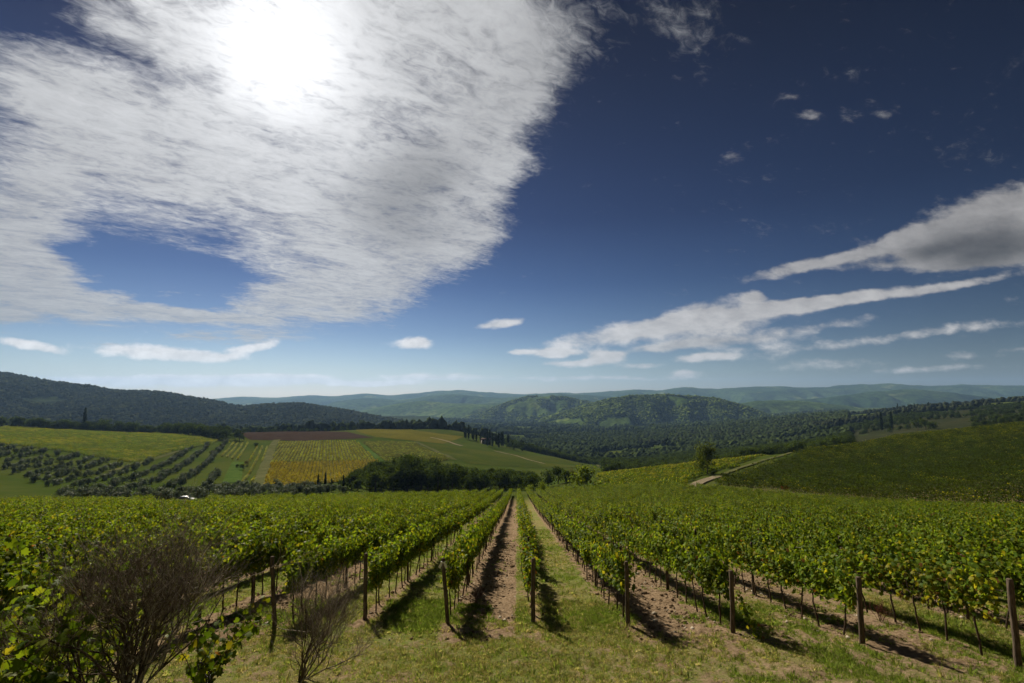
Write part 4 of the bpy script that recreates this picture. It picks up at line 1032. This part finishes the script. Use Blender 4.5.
# ------------------------------------------------------------------ leafy vines close to the camera
def loose_vine(nsh, hgt, spread, size, yellow, dx=0):
    mb, ms = MB(), MB(); P, D = [], []
    for _ in range(nsh):
        p = np.array([rng.normal(0, spread * .25), rng.normal(0, spread * .25), .1]); a = rng.uniform(0, 6.28)
        d = unit(np.array([math.cos(a) * .30 + dx, math.sin(a) * .3, 1.0])); ln = hgt * rng.uniform(.75, 1.35); n = int(ln / .06); pts = [p]
        for k in range(n):
            d = unit(d + np.array([math.cos(a) * .03 + dx * .05, math.sin(a) * .03, -.014 - .09 * max(k / n - .55, 0)]) + rng.normal(0, .05, 3)); p = p + d * .06; pts.append(p)
            P.append(p + rng.normal(0, .05, 3)); D.append(d)
        ms.tube(pts[::4], np.linspace(.014, .004, len(pts[::4])), 4, (.10, .07, .04), cap=False)
    P = np.array(P); n = len(P); nr = unit(rng.normal(0, .6, (n, 3)) + [0, -.3, .6])
    leaves(mb, P, nr, rng.normal(0, .6, (n, 3)) + [0, 0, -.8], rng.uniform(.6, 1.2, n) * size, leaf_cols(n, yellow) * .8, VLV, VLF)  # leaf colours darkened: the vignette shade of the corner is painted in
    return mb.mesh('foliage', M_VINE), ms.mesh('stem', M_TWIG)
def bunch():
    mb = MB(); v, f = ico2()
    for k in range(46):
        t = rng.random(); r = .048 * (1 - t * .8); a = rng.uniform(0, 6.28)
        mb.add(v * .012 + [r * math.cos(a), r * math.sin(a), -.2 * t], f, np.array([.022, .012, .03]) * rng.uniform(.7, 1.4))
    return mb.mesh('grape_bunch', leaf_mat('grape_skin', 0, (1, 1, 1), 0, .35, .4), True)
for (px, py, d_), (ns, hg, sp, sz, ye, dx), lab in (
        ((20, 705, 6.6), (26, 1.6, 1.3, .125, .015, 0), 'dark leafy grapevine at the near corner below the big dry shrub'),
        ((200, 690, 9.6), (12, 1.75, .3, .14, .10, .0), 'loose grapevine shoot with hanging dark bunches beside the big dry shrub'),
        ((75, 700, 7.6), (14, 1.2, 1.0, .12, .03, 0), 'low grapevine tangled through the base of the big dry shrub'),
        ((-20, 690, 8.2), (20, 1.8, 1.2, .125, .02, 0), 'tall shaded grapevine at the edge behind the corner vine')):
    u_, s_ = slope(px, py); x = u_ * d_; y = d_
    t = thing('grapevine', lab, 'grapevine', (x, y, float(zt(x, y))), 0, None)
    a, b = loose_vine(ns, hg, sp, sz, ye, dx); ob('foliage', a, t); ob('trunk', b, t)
    if 'hanging' in lab:
        g = bunch()
        for q in ((.22, -.15, .62), (.16, -.12, .26), (.10, -.2, .85)): ob('grape_bunch', g, t, q, rng.uniform(0, 6))
# creeper on the wrapped post, red weeds
e = END[5]
t = thing('creeper', 'trailing green creeper hanging down the wrapped end post', 'creeper', (e[0] + .35, e[1] - .25, e[2]))
mb = MB(); P = []
for k in range(8):
    p = np.array([-.3 + rng.normal(0, .06), rng.normal(0, .06), 1.3 + rng.normal(0, .15)])
    for i in range(26):
        p = p + np.array([.022 + rng.normal(0, .012), -.012 + rng.normal(0, .012), -.055]); P.append(p.copy())
        if p[2] < .03: p[2] = .03
P = np.array(P); n = len(P)
leaves(mb, P + rng.normal(0, .03, (n, 3)), rng.normal(0, .6, (n, 3)) + [0, -.5, .5], rng.normal(0, .5, (n, 3)) - [0, 0, .8], rng.uniform(.05, .10, n), leaf_cols(n, .15), VLV, VLF); ob('foliage', mb.mesh('foliage', M_VINE), t)
for px, py, lab in ((476, 604, 'reddish dry weed under the first vines past the white-tied post'), (880, 622, 'reddish dry weed behind the thick clean post')):
    h = hit(px, py); t = thing('dry_weed', lab, 'weed', h)
    a, b = broom(8, .75, .9, 3, .008, [(.14, .05, .035), (.10, .045, .03)], kids=3); ob('stem', a, t); ob('twigs', b, t)
h = hit(783, 490); mb = MB(); n = 160; P = rdir(n) * rng.random((n, 1)) ** .4 * [1.1, .6, .8] + [0, 0, .9]
leaves(mb, P, rdir(n), rdir(n), rng.uniform(.2, .35, n), np.array([[.30, .07, .02]]) * rng.uniform(.6, 1.2, (n, 1)), QLV, QLF)
t = thing('grapevine', 'orange red autumn vine at the lower edge of the dark sloping vineyard', 'grapevine', (h[0], h[1] - 1.2, h[2])); ob('foliage', mb.mesh('foliage', M_VINE), t); ob('trunk', VT[0], t)

# ------------------------------------------------------------------ farmhouses and the parked car
M_STONE = plain('stone_wall', (.36, .30, .23), .9); M_TILE = plain('roof_tile', (.22, .11, .07), .9); M_DARK = plain('window_dark', (.02, .02, .025), .2); M_PLASTER = plain('pale_plaster', (.55, .50, .43), .9)
def house(x, y, rz, w, d, hh, lab, wall):
    t = thing('farmhouse', lab, 'house', (x, y, float(zt(x, y)) - .3), rz)
    mb = MB(); mb.box((-w / 2, -d / 2, -1), (w / 2, d / 2, hh)); mb.add([(-w/2,-d/2,hh),(-w/2,d/2,hh),(-w/2,0,hh+d*.22),(w/2,-d/2,hh),(w/2,d/2,hh),(w/2,0,hh+d*.22)], [(0,2,1),(3,4,5)]); ob('wall', mb.mesh('wall', wall), t)
    mb = MB(); o_ = .45; r0 = hh + .02
    for s in (-1, 1):
        mb.add([(-w/2-o_, s*(d/2+o_), r0-.12), (w/2+o_, s*(d/2+o_), r0-.12), (w/2+o_, 0, r0+d*.23), (-w/2-o_, 0, r0+d*.23),
                (-w/2-o_, s*(d/2+o_), r0+.06), (w/2+o_, s*(d/2+o_), r0+.06), (w/2+o_, 0, r0+.2+d*.23), (-w/2-o_, 0, r0+.2+d*.23)], [(0,1,2,3),(4,5,6,7),(0,1,5,4),(1,2,6,5),(3,0,4,7)])
    rf = ob('roof', mb.mesh('roof', M_TILE), t)
    mb = MB(); mb.box((w*.2, -.4, hh), (w*.2+.7, .4, hh + d*.22 + 1.2)); ob('chimney', mb.mesh('chimney', wall), rf)
    for k in range(3):
        for zz in (1.2, 3.8):
            if zz + 1.2 > hh: continue
            mb = MB(); cx = -w/2 + w*(k+.5)/3; mb.box((cx-.45, -d/2-.03, zz), (cx+.45, -d/2+.1, zz+1.2)); ob('window', mb.mesh('window', M_DARK), t)
    mb = MB(); mb.box((-.5, -d/2-.04, -.2), (.5, -d/2+.1, 2.0)) if False else mb.box((w*.02+.6, -d/2-.04, -.2), (w*.02+1.6, -d/2+.1, 1.1)); ob('door', mb.mesh('door', M_POST), t)
h = hit(485, 445); house(h[0], h[1] + 16, .2, 10, 7, 5.0, 'pale stone farmhouse half hidden in the cypress knot', M_STONE)
h = hit(850, 433.5); house(h[0], h[1], -.5, 9, 6, 3.4, 'small whitish house at the wood edge behind the dark vineyard', M_PLASTER)
h = hit(928, 410); house(h[0], h[1] + 6, .3, 16, 9, 6, 'distant pale farmhouse beside the skyline cypresses', M_PLASTER)
# white car beyond the far end of the rows
u_, s_ = slope(186, 500); Y_ = 122.0; X_ = u_ * Y_
t = thing('parked_car', 'white car parked beyond the vine rows, only its roof showing', 'car', (X_, Y_, float(zt(X_, Y_)) + .02), .08)
M_CAR = plain('white_car_paint', (.75, .76, .78), .25); M_GLASS = plain('car_glass', (.03, .035, .045), .08); M_TYRE = plain('tyre_rubber', (.02, .02, .02), .9); M_RIM = plain('wheel_rim', (.4, .4, .42), .35, .8); M_LAMP = plain('lamp_lens', (.6, .6, .6), .15)
def prism(mb, prof, hw, inset=None):
    n = len(prof); v = [(p[0], -hw * (p[2] if len(p) > 2 else 1), p[1]) for p in prof] + [(p[0], hw * (p[2] if len(p) > 2 else 1), p[1]) for p in prof]
    mb.add(v, [(i, (i + 1) % n, n + (i + 1) % n, n + i) for i in range(n)]); b0 = mb.n - 2 * n
    mb.f.append(np.array([(b0, b0 + i + 1, b0 + i) for i in range(1, n - 1)] + [(b0 + n, b0 + n + i, b0 + n + i + 1) for i in range(1, n - 1)]))
mb = MB(); prism(mb, [(-2.1,.28),(2.1,.28),(2.15,.6),(2.05,.82),(.95,.98,.97),(.25,1.47,.8),(-.2,1.54,.78),(-1.1,1.52,.78),(-1.95,1.02,.95),(-2.12,.9),(-2.15,.5)], .87); ob('body', mb.mesh('body', M_CAR), t)
for nm, q in (('windscreen', [(.93,1.03,.80),(.30,1.43,.70),(.36,1.46,.70),(1.0,1.05,.80)]), ('rear_window', [(-1.18,1.47,.70),(-1.85,1.08,.82),(-1.92,1.10,.82),(-1.22,1.51,.70)])):
    mb = MB(); prism(mb, q, .87); ob(nm, mb.mesh(nm, M_GLASS), t)
for s in (-1, 1):
    mb = MB(); q = [(.75, .845, 1.03), (.2, .715, 1.41), (-1.05, .70, 1.44), (-1.6, .83, 1.06)]; mb.add([(a_, s * b_, c_) for a_, b_, c_ in q] + [(a_, s * (b_ + .02), c_) for a_, b_, c_ in q], [(0,1,2,3),(4,5,6,7),(0,1,5,4),(1,2,6,5),(2,3,7,6),(3,0,4,7)]); ob('side_window', mb.mesh('side_window', M_GLASS), t)
    mb = MB(); mb.box((2.08, s * .72 - .13, .62), (2.16, s * .72 + .13, .76)); ob('headlight', mb.mesh('headlight', M_LAMP), t)
    mb = MB(); mb.box((.62, s * .98 - .08, .98), (.74, s * .98 + .08, 1.1)); ob('wing_mirror', mb.mesh('wing_mirror', M_CAR), t)
    for wx in (-1.3, 1.32):
        mb = MB(); mb.tube([(wx, s * .72, .31), (wx, s * .90, .31)], .31, 16); wh = ob('wheel', mb.mesh('wheel', M_TYRE), t); mb = MB(); mb.tube([(wx, s * .90, .31), (wx, s * .915, .31)], .19, 12); ob('rim', mb.mesh('rim', M_RIM), wh)

# ------------------------------------------------------------------ air
hm = bpy.data.materials.new('haze'); hm.use_nodes = True; hm.node_tree.nodes.clear()
hv = hm.node_tree.nodes.new('ShaderNodeVolumePrincipled'); ho = hm.node_tree.nodes.new('ShaderNodeOutputMaterial')
hv.inputs['Color'].default_value = (.36, .60, 1, 1); hv.inputs['Density'].default_value = 5.0e-5; hv.inputs['Anisotropy'].default_value = 0.3
hm.node_tree.links.new(hv.outputs[0], ho.inputs['Volume'])
mb = MB(); mb.box((-34000, -200, -420), (34000, 14500, 420)); me = mb.mesh('haze', hm); tag(ob('haze', me), kind='stuff')
